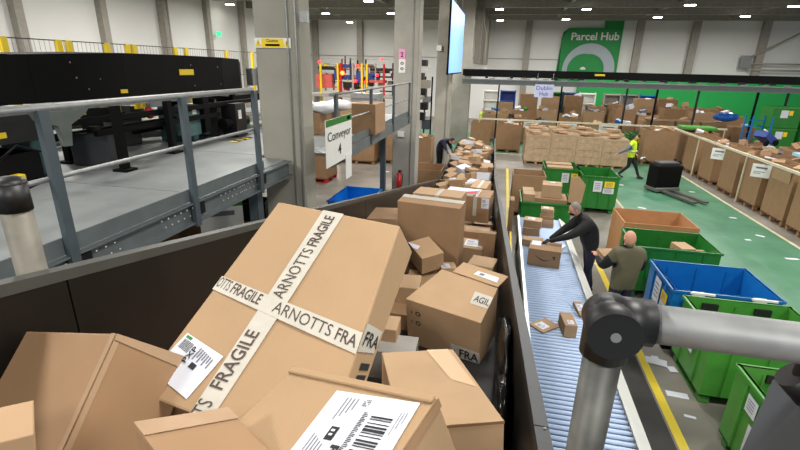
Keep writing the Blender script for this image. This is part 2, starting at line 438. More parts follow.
HERO['G']=[(-0.5601,2.9083,2.7049),(-0.3543,3.3398,2.7728),(-0.0094,2.7373,2.6863),(0.0893,3.1472,2.7570),(-0.5449,2.9788,2.2790),(-0.3391,3.4103,2.3469),(0.0058,2.8078,2.2604),(0.1045,3.2177,2.3310)]
HERO['H']=[(-1.0081,4.6034,2.9321),(-0.9722,4.8263,2.9513),(-0.3270,4.4934,2.9349),(-0.2910,4.7164,2.9541),(-0.9930,4.6749,2.0727),(-0.9571,4.8979,2.0919),(-0.3118,4.5649,2.0755),(-0.2759,4.7879,2.0947)]
HERO['I']=[(-0.6472,4.1742,2.4772),(-0.8435,4.4237,2.5433),(-0.4483,4.3220,2.5098),(-0.6445,4.5715,2.5759),(-0.6512,4.2224,2.2831),(-0.8475,4.4719,2.3492),(-0.4523,4.3702,2.3158),(-0.6485,4.6197,2.3818)]
def hero(k, name, label, m, bev=.004):
    mb = MB().hexa(HERO[k]); 
    if bev: mb.bevel(bev, 2)
    o = mb.build(name, m); return tag(o, label, 'box')
def fc(k, ids): v = HERO[k]; return [v[i] for i in ids]
A = hero('A', 'cardboard_box', 'huge tilted brown box crossed by white printed tape reading fragile', CB[0], .006)
fA = fc('A', (0, 1, 2, 3)); sA = fc('A', (1, 5, 3, 7))
d = Decal(*fA, off=.002)
d.quad(((.395, 0), (.565, 0), (.445, 1), (.33, 1)), 0)
d.quad(((0, .47), (1, .545), (1, .632), (0, .54)), 0, 1.4)
u = lambda v: .548 - .11 * v
wv = (-.078, 0)
for t_, a, b, bo in (('FRAGILE', .215, .03, .012), ('ARNOTTS', .50, .235, -.004), ('FRAGILE', .90, .66, .012), ('ARNOTTS', 1.2, .945, 0)):
    if t_ == 'ARNOTTS' and a > 1: t_, a, b = 'TS', 1.0, .945
    d.text(t_, (u(a) - .028, a), (u(b) - .028, b), (wv[0], wv[1] - .0), 1, bo)
bl = lambda uu: .523 + .09 * uu
for t_, a, b, bo in (('OTTS', .005, .10, -.004), ('FRAGILE', .12, .34, .012), ('ARNOTTS', .44, .83, -.004), ('FRA', .86, .985, .012)):
    d.text(t_, (a, bl(a)), (b, bl(b)), (0.002, -.05), 1, bo)
d.build('printed_tape', [M_wtape, M_inkb], A, 'white tape cross printed ARNOTTS FRAGILE')
d = Decal(*sA, off=.002); d.quad(((0, .50), (.85, .50), (.8, .61), (0, .62)), 0); d.text('FRA', (.08, .59), (.8, .59), (.03, -.06), 1, .012)
d.build('printed_tape', [M_wtape, M_ink], A)
d = Decal(*sA, off=.002)
for i in range(4): d.rect(.35, .66 + .05 * i, .8, .69 + .05 * i, 0)
d.build('printed_marks', [M_ink], A)
d = Decal(*fA, off=.003)
q = [(.045, .745), (.325, .787), (.29, .955), (.14, .915)]
q = [(.045, .745), (.325, .787), (.275, .965), (.0, .915)]
d.quad(q, 0)
def bil(q, a, b): return tuple(q[0][i] * (1 - a) * (1 - b) + q[1][i] * a * (1 - b) + q[2][i] * a * b + q[3][i] * (1 - a) * b for i in (0, 1))
def sub(d, q, a0, b0, a1, b1, mi, k=1.5): d.quad((bil(q, a0, b0), bil(q, a1, b0), bil(q, a1, b1), bil(q, a0, b1)), mi, k)
for i in range(9): sub(d, q, .07 + .03 * i, .12, .085 + .03 * i, .34, 1)
sub(d, q, .05, .03, .2, .09, 3)
d.text('PXP', bil(q, .47, .52), bil(q, .47, .14), (bil(q, .36, .5)[0] - bil(q, .47, .5)[0], bil(q, .36, .5)[1] - bil(q, .47, .5)[1]), 1, .02)
sub(d, q, .56, .42, .7, .54, 1)
for i in range(7): sub(d, q, .5 + .06 * i, .1 + .01 * i, .53 + .06 * i, .3 if i % 2 else .38, 2)
for i in range(4): sub(d, q, .12 + .06 * i, .5, .135 + .06 * i, .9 - .08 * i, 2)
d.build('shipping_label', [M_label, M_ink, M_inkgrey, M_green], A, 'white address label with a bar code and the letters PXP')

B = hero('B', 'cardboard_box', 'big plain brown box at the lower left, glossy clear tape down its edge', CB[1])
fB = fc('B', (0, 1, 2, 3)); tB = fc('B', (4, 0, 6, 2))
Decal(*fB, off=.0025).quad(((0, 0), (1, 0), (1, .09), (0, .04))).build('packing_tape', [M_tape], B)
Decal(*fB, off=.0025).quad(((0, .05), (.06, .05), (.06, 1), (0, 1))).build('packing_tape', [M_tape], B)
Decal(*tB, off=.0025).quad(((.96, .0), (1, 0), (1, 1), (.96, 1))).build('packing_tape', [M_tape], B)
Cb = hero('C', 'cardboard_box', 'small pale brown carton resting against the big box in the lower left corner', CB[2], .002)
D = hero('D', 'cardboard_box', 'brown box with a folded taped flap at the bottom edge of the photo', CB[1])
fD = fc('D', (0, 1, 2, 3))
Decal(*fD, off=.002).quad(((0, 0), (1, 0), (1, .14), (0, .14))).build('packing_tape', [M_tape], D)
E_ = hero('E', 'cardboard_box', 'box nearest the camera with a large white bar code label on its lid', CB[0], .003)
fE = fc('E', (0, 1, 2, 3))
v = [Vector(x) for x in HERO['E']]
nE = (v[2] - v[0]).cross(v[1] - v[0]).normalized()
# raised lid fold along the back edge and the side edge
mb = MB().hexa([v[0], v[1], v[0] * .965 + v[2] * .035, v[1] * .965 + v[3] * .035, v[0] + nE * .006, v[1] + nE * .006, v[0] * .965 + v[2] * .035 + nE * .006, v[1] * .965 + v[3] * .035 + nE * .006])
mb.bevel(.002, 1).build('lid_fold', CB[0], E_)
sE = fc('E', (1, 5, 3, 7))
Decal(*sE, off=.003).quad(((0, 0), (.06, 0), (.06, 1), (0, 1))).build('side_flap', [CB[1]], E_)
d = Decal(*fE, off=.002)
q = [(.445, .068), (.945, .042), (.985, .46), (.51, .50)]
d.quad(q, 0)
xs = 0.
seq = [2, 1, 1, 3, 1, 2, 2, 1, 3, 1, 1, 2, 1, 3, 2, 1, 2, 1, 1, 3, 1, 2, 3, 1, 1, 2, 2, 1]
y0 = .2
for i, s_ in enumerate(seq):
    h_ = s_ * .0095
    if i % 2 == 0: sub(d, q, .60, y0, .84, y0 + h_, 1)
    y0 += h_
y0 = .18
for i in range(26): sub(d, q, .50, y0, .54 + (.02 if i % 3 else 0), y0 + .008, 1); y0 += .0165
for i in range(3): sub(d, q, .88 + .03 * i, .12, .888 + .03 * i, .35 - .06 * i, 2)
for i in range(4):
    for j in range(4):
        if (i * 3 + j * 5) % 4: sub(d, q, .42 + .02 * i, .05 + .02 * j, .435 + .02 * i, .065 + .02 * j, 2)
for i in range(4): sub(d, q, .2 + .045 * i, .06, .215 + .045 * i, .3 - .04 * i, 2)
sub(d, q, .26, .36, .36, .49, 1)
sub(d, q, .29, .39, .33, .41, 0, 2); sub(d, q, .29, .43, .33, .45, 0, 2)
d.text('PXP', bil(q, .40, .52), bil(q, .40, .86), (bil(q, .5, .5)[0] - bil(q, .4, .5)[0], bil(q, .5, .5)[1] - bil(q, .4, .5)[1]), 1, .03)
for i in range(5): sub(d, q, .12 + .04 * i, .45 + .02 * i, .135 + .04 * i, .8, 2)
d.build('shipping_label', [M_label, M_ink, M_inkgrey], E_, 'large white label with a long bar code and small print')

Fb = hero('F', 'cardboard_box', 'plain light brown box with shiny tape, between the nearest box and right side wall', CB[2])
fF = fc('F', (0, 1, 2, 3))
Decal(*fF, off=.002).quad(((.62, 0), (.92, 0), (.96, .62), (.72, .5))).build('packing_tape', [mat('clear_tape_b', (206, 172, 136), .22, var=.04)], Fb)
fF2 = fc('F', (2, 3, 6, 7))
Decal(*fF2, off=.003).quad(((0, .0), (1, .0), (1, .03), (0, .03))).build('lid_seam', [mat('dark_seam_card', (120, 88, 58), .9)], Fb)  # thin strip of darker card along the lid seam
G = hero('G', 'cardboard_box', 'large square box with a white FRAGILE tape on its near side and a taped lid', CB[2], .004)
fG = fc('G', (0, 1, 2, 3)); gG = fc('G', (0, 2, 4, 6)); rG = fc('G', (2, 3, 6, 7))
d = Decal(*fG, off=.003); d.quad(((.70, .72), (.70, 1), (.37, 1), (.37, .75)), 0); d.text('AGIL', (.44, .77), (.43, .99), (.17, 0), 1, .01)
d.build('printed_tape', [M_wtape, M_ink], G)
d = Decal(*gG, off=.003); d.quad(((.62, .62), (1, .62), (1, 1), (.62, 1)), 0); d.text('FRA', (.74, .84), (.99, .83), (0, -.17), 1, .02); d.rect(.63, .74, .68, .76, 1, 2)
d.build('printed_tape', [M_wtape, M_ink], G, 'white tape with the letters FRA on the near side')
d = Decal(*gG, off=.003)
for vv in (.24, .44):
    for k in range(20):
        a0, a1 = 2 * PI * k / 20, 2 * PI * (k + 1) / 20
        cx, cy, r0, r1 = .17, vv, .022, .036
        d.quad(((cx + r0 * math.cos(a0), cy + 1.3 * r0 * math.sin(a0)), (cx + r1 * math.cos(a0), cy + 1.3 * r1 * math.sin(a0)), (cx + r1 * math.cos(a1), cy + 1.3 * r1 * math.sin(a1)), (cx + r0 * math.cos(a1), cy + 1.3 * r0 * math.sin(a1))), 0)
    d.rect(.075, vv - .03, .085, vv + .03, 0)
d.build('printed_marks', [M_ink], G)
vG = [Vector(x) for x in HERO['G']]
up_ = Vector((0, 0, 1))
fl = [vG[1] + up_ * .004, vG[3] + up_ * .004]
ext = (vG[1] - vG[0]).normalized() * .17
mb = MB().hexa([fl[0] + (fl[1] - fl[0]) * .2 , fl[1], fl[0] + (fl[1] - fl[0]) * .2 + ext, fl[1] + ext, fl[0] + (fl[1] - fl[0]) * .2 + up_ * .006, fl[1] + up_ * .006, fl[0] + (fl[1] - fl[0]) * .2 + ext + up_ * .006, fl[1] + ext + up_ * .006])
flap = mb.build('open_flap', CB[2], G)
dl = Decal(fl[0] + (fl[1] - fl[0]) * .2 + ext, fl[1] + ext, fl[0] + (fl[1] - fl[0]) * .2, fl[1], off=.009)
dl.quad(((.42, .35), (.88, .35), (.92, .75), (.4, .7))).rect(.5, .45, .6, .62, 1, 1.3).build('shipping_label', [M_label, M_inkgrey], flap)

H_ = hero('H', 'cardboard_box', 'tall upright plain brown box standing on edge in the middle of the belt', CB[1])
tH = fc('H', (1, 3, 0, 2))
Decal(*tH, off=.003).quad(((0, 0), (1, 0), (1, .42), (0, .42))).build('packing_tape', [M_wtape], H_)
I_ = hero('I', 'cardboard_box', 'small light brown box leaning on the foot of the tall upright box', CB[2])
tI = fc('I', (0, 1, 2, 3))
Decal(*tI, off=.003).quad(((1, 0), (.62, .33), (.5, .12), (.62, -.0))).build('shipping_label', [M_label], I_)

# ---- other named boxes on the slope (positions read on the belt)
def on_px(px, py, zt, d, name, label, **k):
    return carton(name, label, top_at(px, py, zt, d), d, **k)
on_px(440, 192, 2.55, (.72, .4, .4), 'cardboard_box', 'long pale brown box just behind the tall upright box, white tape at its middle', yaw=-.12, tape='yw', m=CB[2])
wr = on_px(463, 190, 2.40, (.5, .3, .14), 'white_box', 'flat white box with a red corner, behind the tall upright box', yaw=-.15, tape=None, m=M_label)[0]
rc_ = MB().poly([(.08, -.151, .02), (.24, -.151, .02), (.24, -.151, .13)], (0, -.002, 0)).build('red_corner_print', M_red, wr)
MB().poly([(.0, -.15, .1405), (.25, -.15, .1405), (.25, .06, .1405)], (0, 0, .002)).build('red_corner_print', M_red, wr)
r_, f_ = on_px(478, 193, 2.36, (.46, .5, .42), 'cardboard_box', 'brown box with a vertical white tape and small white label, beside the right wall', yaw=-.1, tape='yw', m=CB[1], lab=('front', .72, .02, .98, .42))
on_px(481, 184, 2.2, (.3, .62, .35), 'cardboard_box', 'long narrow brown box with white tape behind the white and red box', yaw=-.12, tape='yw', m=CB[2])
on_px(474, 229, 2.26, (.42, .25, .2), 'cardboard_box', 'low brown box with white tape strip in front of the white-taped box', yaw=-.05, tape='x', m=CB[1])
on_px(470, 242, 2.25, (.36, .26, .26), 'cardboard_box', 'small brown box with a white address label on top, right of the tall upright box', yaw=-.12, pitch=.12, tape=None, m=CB[2], lab=('top', .35, .15, .95, .8))
on_px(488, 232, 2.42, (.2, .1, .34), 'cardboard_box', 'narrow upright brown box with faint print, touching the right side wall', yaw=-.1, tape=None, m=CB[1])
on_px(483, 261, 2.37, (.27, .26, .2), 'cardboard_box', 'little plain brown box beside the right wall behind the square fragile box', yaw=-.18, tape=None, m=CB[2])
on_px(448, 265, 2.35, (.16, .16, .14), 'cardboard_box', 'tiny box with a white label corner, between tall box and fragile box', yaw=.3, tape=None, m=CB[2], lab=('top', .0, .3, .6, 1))
on_px(409, 281, 2.55, (.2, .26, .18), 'cardboard_box', 'small pale brown carton wedged in front of the leaning small box', yaw=.1, tape=None, m=CB[2])  # one pale card colour all over, top included
on_px(388, 322, 2.75, (.14, .17, .12), 'cardboard_box', 'little pale carton deep in the gap between the two fragile boxes', yaw=.05, tape=None, m=CB[2])
gb, gf = on_px(393, 343, 2.66, (.3, .2, .2), 'grey_parcel', 'parcel wrapped in silvery grey tape in the dark gap beside the square fragile box', yaw=.05, tape=None, m=M_gtape)
on_px(389, 213, 2.72, (.62, .42, .3), 'cardboard_box', 'brown box half hidden left of the tall upright box by the black side wall', yaw=.2, tape=None, m=CB[1])
on_px(401, 222, 2.55, (.5, .3, .3), 'cardboard_box', 'brown box tucked under the left edge of the tall upright box', yaw=.5, tape=None, m=CB[3])
mb = MB().blob((.16, 2.6, 2.5), (.05, .45, .26), 3, jit=.12).blob((.15, 2.15, 2.52), (.05, .25, .16), 3, jit=.12)
tag(mb.build('poly_bag', M_polybag), 'shiny black plastic bag standing in for dark void between fragile box and right wall', 'bag')  # black bag mostly stands in for the dark void of this gap
# boxes lower in the pile that carry the top ones
FILL = [(-.95, .75, 2.68, .42, .6, .5), (-.55, 1.05, 2.62, .3, .6, .72), (-.98, .33, 2.76, .44, .26, .72), (-.62, .42, 2.73, .22, .4, .62), (-.2, .42, 2.73, .5, .5, .6),
        (-.9, 1.7, 2.53, .6, .6, .5), (-.18, 1.55, 2.54, .5, .5, .12), (-.25, 3.05, 2.29, .6, .5, .01),
        (-.98, 2.5, 2.38, .42, .7, .4), (-.7, 3.5, 2.2, .45, .6, .2), (-.55, 4.15, 2.1, .5, .5, .15)]
for i, (x, y, z, a, b, c_) in enumerate(FILL):
    if c_ < .05: continue
    carton('cardboard_box', 'plain brown box lying low in the near part of the heap on the belt', (x, y, z), (a, b, c_), yaw=rnd.uniform(-.06, .06), tape=None, m=CB[i % 4], group='boxes at the bottom of the near heap')
# slope behind the tall box and the long level heap
protos = {}
def heap_parcel(x, y, z, s, yaw, pitch, roll, label, group, m=None, white=False):
    key = (round(s[0], 1), round(s[1], 1), round(s[2], 1), white, (m or CB[0]).name)
    o, f = carton('white_parcel' if white else 'parcel', label, (x, y, z), s, yaw=yaw, pitch=pitch, roll=roll, tape=('y' if rnd.random() < .3 else None), m=M_label if white else m, group=group, bev=0,
                  lab=('top', .1, .1, .5, .6) if rnd.random() < .35 and not white else None)
    return o
y = 5.2
gl = 'brown parcel in the long heap filling the far half of the belt'; gg = 'parcels heaped along the belt'
gw = 'white parcel lying among the brown ones in the far half of the belt'
while y < 8.3:
    for k in range(4):
        x = -1.05 + .36 * k + bx(y) + rnd.uniform(-.04, .04)
        if y < 6.8 and x > -.75: continue
        s = (rnd.uniform(.25, .34), rnd.uniform(.25, .4), rnd.uniform(.1, .25))
        heap_parcel(x, y, beltz(y) + .05, s, rnd.uniform(-.25, .25), -.17, 0, gl, gg, CB[rnd.randrange(4)])
    y += .42
while y < 19.9:
    for k in range(4):
        for lay in range(2):
            x = -1.02 + .33 * k + bx(y) + rnd.uniform(-.06, .06)
            s = (rnd.uniform(.2, .42), rnd.uniform(.2, .5), rnd.uniform(.06, .22))
            z = beltz(y) + .02 + lay * rnd.uniform(.16, .2) + (.1 if 0 < k < 3 else 0) + .1 * math.sin(y * 1.7 + k)
            if lay == 0 and k in (1, 2) and rnd.random() < .5: continue
            wh = rnd.random() < .06
            heap_parcel(x, y + rnd.uniform(-.12, .12), z, s, rnd.uniform(-.9, .9), rnd.uniform(-.25, .25), rnd.uniform(-.25, .25), gw if wh else gl, 'white parcels in the heap along the belt' if wh else gg, CB[rnd.choice((0, 2, 2, 1))], wh)
    y += .58

# ================================================================== ROLLER CONVEYOR
rc = empty('roller_conveyor', 'roller conveyor with pale steel rollers running beside the belt conveyor', 'conveyor', (1.12, 7.4, 0))
ri = Matrix.Translation((-1.12, -7.4, 0))
def ru(mb, name, m, parent=rc):
    o = mb.build(name, m, parent); o.matrix_parent_inverse = ri; return o
X0, X1 = .66, 1.60
RZ = .80
ru(MB().span((X0 - .05, 3.4, RZ - .14), (X0, 11.3, RZ + .03)), 'side_frame', M_alu)
ru(MB().span((X1, 3.4, RZ - .14), (X1 + .03, 11.3, RZ + .02)).poly([(X1 + .03, 3.4, RZ + .02), (X1 + .03, 3.4, RZ - .02), (X1 + .17, 3.4, RZ - .12), (X1 + .17, 3.4, RZ - .08)], (0, 7.9, 0)), 'side_frame', mat('white_side_guard', (204, 204, 200), .5, var=.04))
ru(MB().span((X0, 3.4, RZ - .13), (X1, 11.3, RZ - .1)), 'under_tray', M_gap)
rm = MB().tube((X0 + .005, 0, 0), (X1 - .005, 0, 0), .0245, 12).me('roller', M_roller)
for i in range(97):
    o = bpy.data.objects.new('roller', rm); COL.objects.link(o); o.parent = rc; o.location = (-1.12, 3.62 + .0795 * i - 7.4, RZ - .028)
for y in (3.8, 6.2, 8.6, 11.):
    ru(MB().box((X0, y, (RZ - .14) / 2), (.05, .05, RZ - .14)).box((X1 - .02, y, (RZ - .14) / 2), (.05, .05, RZ - .14)).box((1.12, y, .3), (.9, .04, .04)), 'leg', M_bluegrey)
# yellow guard rail post line between the conveyors
g = empty('guard_rail', 'slim yellow guard rail between the belt and the roller conveyor', 'rail', (.45, 9, 0))
MB().span((-.02, -1.5, .55), (.02, 1.5, .66)).build('bar', M_yel, g)
for yy in (-1.4, 0, 1.4): MB().span((-.02, yy - .03, 0), (.02, yy + .03, .55)).build('post', M_black, g)
pn = MB().span((.40, 11.1, 0), (.50, 11.5, 1.25)); tag(pn.build('cardboard_strip', CB[1]), 'narrow upright strip of cardboard at the far end of the roller conveyor', 'cardboard')

Z = RZ + .001
o, f = carton('cardboard_box', 'brown box with a curved smile arrow printed on its side, on the roller conveyor', (1.04, 8.5, Z), (.58, .5, .33), yaw=-.14, tape='x', m=CB[1])
d = Decal(*f['front'], off=.003)
N_ = 16
pts = []
for i in range(N_ + 1):
    a = i / N_; xx = .22 + .56 * a; yy = .36 + .3 * math.sin(PI * a * .92)
    th = .055 * math.sin(PI * min(1, a + .08)) + .006
    pts.append((xx, yy, th))
for p, q_ in zip(pts, pts[1:]): d.quad(((p[0], p[1] - p[2]), (q_[0], q_[1] - q_[2]), (q_[0], q_[1]), (p[0], p[1])))
d.quad(((.74, .33), (.84, .3), (.84, .34), (.76, .38))).quad(((.8, .32), (.84, .3), (.83, .52), (.79, .5)))
me = bpy.data.meshes.new('printed_arrow'); d.bm.to_mesh(me); d.bm.free(); me.materials.append(M_ink)
t = bpy.data.objects.new('printed_arrow', me); COL.objects.link(t); t.parent = o
d = Decal(*f['top'], off=.004); d.rect(.05, .1, .35, .6)
me = bpy.data.meshes.new('shipping_label'); d.bm.to_mesh(me); d.bm.free(); me.materials.append(M_label)
t = bpy.data.objects.new('shipping_label', me); COL.objects.link(t); t.parent = o
carton('flat_parcel', 'flat brown card envelope with a white label on the roller conveyor', (atz(544, 326, Z).x, atz(544, 326, Z).y, Z), (.34, .27, .02), yaw=.75, tape=None, m=CB[0], lab=('top', .15, .2, .6, .8))
p = atz(568, 322, Z + .14); carton('cardboard_box', 'small brown box standing at the right edge of the roller conveyor', (p.x, p.y, Z), (.17, .36, .19), yaw=.1, tape=None, m=CB[0], lab=('top', .3, .6, .8, .9))
p = atz(578, 311, Z + .05); carton('flat_parcel', 'slim parcel with blue and white print beside the small box at conveyor edge', (p.x + .05, p.y + .1, Z), (.12, .42, .05), yaw=.1, tape=None, m=CB[0], lab=('top', .1, .2, .95, .7))
carton('card_scrap', 'little scrap of brown card lying on the near rollers', (atz(607, 425, Z).x, atz(607, 425, Z).y, Z), (.05, .035, .004), tape=None, m=CB[3])
# stacks near the far end, by the man in black
def stack(px, py, z0, sizes, label, yaw=-.1, dx=0):
    z = z0; p = atz(px, py, z0)
    for i, s in enumerate(sizes):
        if i >= len(sizes): break
        where = 'lowest' if i == 0 else 'topmost' if i == len(sizes) - 1 else 'number'
        lb = '%s, %s of its stack' % (label, 'lowest' if i == 0 else 'top' if i == len(sizes) - 1 else ('second from bottom', 'third from bottom', 'fourth from bottom')[i - 1])
        carton('cardboard_box', lb, (p.x + rnd.uniform(-.02, .02), p.y + rnd.uniform(-.02, .02), z), s, yaw=yaw + rnd.uniform(-.08, .08), tape=None, m=CB[(i * 2) % 3], lab=('top', .2, .2, .6, .7) if i == len(sizes) - 1 else None)
        z += s[2] + .001
stack(531, 233, Z, [(.36, .3, .16), (.38, .3, .17)], 'brown box on the rollers beyond the black-clad man\'s hand')
stack(546, 226, Z, [(.3, .26, .1), (.3, .26, .09), (.3, .26, .08), (.28, .25, .11), (.28, .25, .06)], 'slim box piled before the black-clad man')
p = atz(531, 238, Z); carton('cardboard_box', 'low wide box with dark gloves reaching to it, on the rollers', (p.x, p.y - .42, Z), (.4, .24, .14), yaw=-.2, tape=None, m=CB[0])
p = atz(556, 247, Z); carton('white_parcel', 'white parcel under the reaching hand of the black-clad man', (p.x, p.y, Z), (.34, .24, .05), yaw=-.5, tape=None, m=M_label)
tag(MB().blob((1.18, 9.16, Z + .05), (.11, .09, .05), 2, jit=.1).build('crumpled_wrap', M_lblue), 'crumpled pale blue plastic wrap on the rollers beside the man in black', 'wrapping')
# rubber mat
tag(MB().span((1.8, 2.4, .002), (2.42, 7.9, .02)).build('rubber_mat', M_dkgrey), 'long dark grey rubber standing mat beside the roller conveyor', 'mat')

# ================================================================== PILLARS
def pillar(x0, x1, yf, label, m, dep=.62, conduits=2):
    t = empty('concrete_pillar', label, 'pillar', ((x0 + x1) / 2, yf + dep / 2, 0))
    w_ = x1 - x0
    MB().span((-w_ / 2, -dep / 2, 0), (w_ / 2, dep / 2, 8.3)).bevel(.02, 1).build('shaft', m, t)
    for i in range(conduits):
        MB().tube((w_ / 2 - .16 + .12 * i, -dep / 2 - .02, .2), (w_ / 2 - .16 + .12 * i, -dep / 2 - .02, 8.2), .010, 8).build('conduit', M_galv, t)
    return t
p1 = pillar(-3.47, -2.8, 6.3, 'wide concrete pillar with a yellow caution sign, nearest on the left', M_conc, .4)
for xx in (-3.47, -2.66): pass
dl = Decal((-.40, -.178, 5.28), (.26, -.178, 5.28), (-.40, -.178, 5.14), (.26, -.178, 5.14), off=.012)
a_ = aty(255, 39, 6.3); 
def plate(parent, c, w_, h_, m, name, texts=(), extra=None, th=.012, yaw=0):
    """flat upright plate facing -y, centre c in the parent's frame"""
    o = MB().box((0, 0, 0), (w_, th, h_)).build(name, m, parent); o.location = c; o.rotation_euler = (0, 0, yaw)
    d = Decal((-w_ / 2, -th / 2, h_ / 2), (w_ / 2, -th / 2, h_ / 2), (-w_ / 2, -th / 2, -h_ / 2), (w_ / 2, -th / 2, -h_ / 2), off=.003)
    mats = [M_white, M_ink, M_yel, M_green, M_inkgrey, mat('lettering_violet', (96, 90, 160), .6)]
    any_ = False
    for tx in texts:
        any_ = True; s_, u0, v0, u1, hh, mi, bo = tx
        d.text(s_, (u0, v0), (u1, v0), (0, -hh), mi, bo, 2)
    for r4 in (extra or ()): any_ = True; d.rect(*r4[:4], r4[4], 1)
    if any_:
        me = bpy.data.meshes.new('lettering'); d.bm.to_mesh(me); d.bm.free()
        for q in mats: me.materials.append(q)
        t = bpy.data.objects.new('lettering', me); COL.objects.link(t); t.parent = o
    else: d.bm.free()
    return o
cs = aty(273, 43, 6.3)
sg = plate(p1, (cs.x - p1.location.x, -.21, cs.z), .54, .13, M_white, 'caution_sign',
      texts=(('Caution', .34, .42, .66, .3, 1, .01), ), extra=((.2, .06, .8, .94, 2), (.3, .6, .7, .82, 4)))
for sx in (-.215, .215):
    tr = MB().poly([(-.05, -.008, -.045), (.05, -.008, -.045), (0, -.008, .045)], (0, -.003, 0)).build('warning_triangle', M_yel, sg); tr.location = (sx, 0, 0)
    e = MB().box((0, -.013, .0), (.008, .002, .04)).box((0, -.013, -.03), (.008, .002, .008)).build('exclamation_mark', M_ink, tr)
jb = aty(308, 17, 6.25)
MB().box((jb.x - p1.location.x - .05, -.25, jb.z), (.1, .08, .14)).build('junction_box', M_galv, p1)
p2 = pillar(-3.26, -2.52, 14.0, 'concrete pillar with a pink notice and a fire extinguisher at its foot', M_conc2, .6, 1)
q_ = aty(402, 54, 13.98); plate(p2, (q_.x - p2.location.x, -.31, q_.z), .2, .28, mat('pink_paper', (226, 150, 190), .6), 'pink_notice', texts=(('2', .3, .8, .7, .5, 1, .02),))
q_ = aty(402, 66, 13.98); plate(p2, (q_.x - p2.location.x, -.31, q_.z), .2, .38, M_white, 'white_notice', texts=(('o', .25, .4, .75, .2, 1, .02), ('o', .25, .8, .75, .2, 1, .02)))
q_ = aty(401, 134, 13.98); plate(p2, (q_.x - p2.location.x, -.33, q_.z), .2, .16, M_white, 'switch_box', th=.06)
t = empty('fire_extinguisher', 'red fire extinguisher hanging at the foot of the second pillar', 'fire extinguisher', (-3.0, 13.86, .55))
MB().tube((0, 0, 0), (0, 0, .5), .08, 14).blob((0, 0, .5), (.08, .08, .06)).build('cylinder', M_red, t)
MB().tube((0, 0, .54), (0, 0, .62), .025, 8).box((.04, 0, .62), (.12, .03, .03)).build('valve', M_black, t)
MB().path([(.03, 0, .6), (.12, 0, .5), (.11, 0, .25), (.09, 0, .12)], .012, 8).build('hose', M_black, t)
t = MB().box((0, 0, 0), (.13, .02, .3)); o = t.build('hazard_marker', M_yel); o.location = (-3.32, 13.5, .48); tag(o, 'yellow and black striped marker plate left of the fire extinguisher', 'sign')
o2 = MB().poly([(-.06, -.012, -.06), (.06, -.012, .03), (.06, -.012, .08), (-.06, -.012, -.01)], (0, -.002, 0)).build('black_stripe', M_ink, o)
MB().box((0, 0, -.32), (.05, .05, .34)).build('post', M_black, o)
p3 = pillar(-2.97, -2.3, 21, 'third concrete pillar, just left of the hanging screen', M_conc, .6, 1)
q_ = aty(439, 48, 20.9); plate(p3, (q_.x - p3.location.x, -.33, q_.z), .22, .22, M_white, 'sensor_box', th=.08)
p4 = pillar(-3.1, -1.95, 28.15, 'pale farthest pillar standing below the hanging screen', M_conc2, .6, 0)

# ================================================================== SCREEN
s0 = empty('hanging_screen', 'tall pale blue display screen hanging beside the pillars', 'screen', (-2.0, 19.2, 5.3))
MB().span((-.0, -2.55, -1.27), (.06, 2.55, 1.17)).build('casing', M_black, s0)
MB().span((.061, -2.5, -1.22), (.07, 2.5, 1.12)).build('display', mat('screen_glow', (120, 170, 220), .4, emit=((140, 186, 236), .7)), s0)
MB().tube((.03, -1.5, 1.15), (.03, -1.5, 3.0), .02).tube((.03, 1.5, 1.15), (.03, 1.5, 3.0), .02).build('hanger', M_galv, s0)

# ================================================================== PARCEL HUB WALL SIGN
hub = empty('wall_sign', 'tall green wall sign reading Parcel Hub with a grey arch, on the rear wall', 'sign', (6.2, 41.7, 0))
Yh = 41.7
def hp(px, py): q = aty(px, py, Yh); return (q.x - 6.2, 0., q.z)
pts = [hp(562, 38), hp(569, 28), hp(606, 28), hp(606, 14), hp(626, 14), (2.5, 0, 3.3), (-1.9, 0, 3.3)]
MB().poly(pts, (0, .28, 0)).build('green_panel', mat('sign_green', (24, 140, 66), .6, var=.03), hub)
MB().poly([(-1.9, .0, 3.3), hp(562, 38), hp(569, 28), (hp(569, 28)[0] - .35, .25, hp(569, 28)[2] - .3), (-2.15, .25, 3.3)], (0, .02, 0)).build('side_bevel', mat('sign_green_edge', (20, 116, 58), .6, var=.03), hub)
def arc(cx, cz, r0, r1, y, m, name, a0=0, a1=PI, n=36, down=1.9):
    mb = MB(); bm = mb.bm; prev = None
    L = [(cx - r1, cz - down, cx - r0, cz - down)] if down else []
    L = [(cx + r1 * math.cos(a), cz + r1 * math.sin(a), cx + r0 * math.cos(a), cz + r0 * math.sin(a)) for a in [a1 + (a0 - a1) * i / n for i in range(n + 1)]]
    if down: L = [(cx - r1, cz - down, cx - r0, cz - down)] + L + [(cx + r1, cz - down, cx + r0, cz - down)]
    for q in L:
        f = [bm.verts.new((q[0], y, q[1])), bm.verts.new((q[2], y, q[3])), bm.verts.new((q[0], y - .04, q[1])), bm.verts.new((q[2], y - .04, q[3]))]
        if prev:
            for a, b, c, d_ in ((2, 3, 3, 2), (0, 2, 2, 0), (1, 3, 3, 1)):
                try: bm.faces.new([prev[a], prev[b], f[c], f[d_]])
                except ValueError: pass
        prev = f
    bmesh.ops.recalc_face_normals(bm, faces=bm.faces)
    return mb.build(name, m, hub)
arc(.3, 4.3, 1.2, 2.0, -.01, mat('sign_grey', (168, 178, 186), .6, var=.03), 'grey_arch', down=.4)
arc(-.1, 4.3, .25, 1.22, -.03, mat('sign_green', (24, 140, 66), .6), 'green_disc', down=.4)
arc(-.1, 4.3, 0.0, .22, -.012, M_white, 'white_dot', down=0)
tx = Decal(hp(571, 32), hp(621, 32), (hp(571, 32)[0], 0, hp(571, 41)[2]), (hp(621, 32)[0], 0, hp(571, 41)[2]), off=.05)
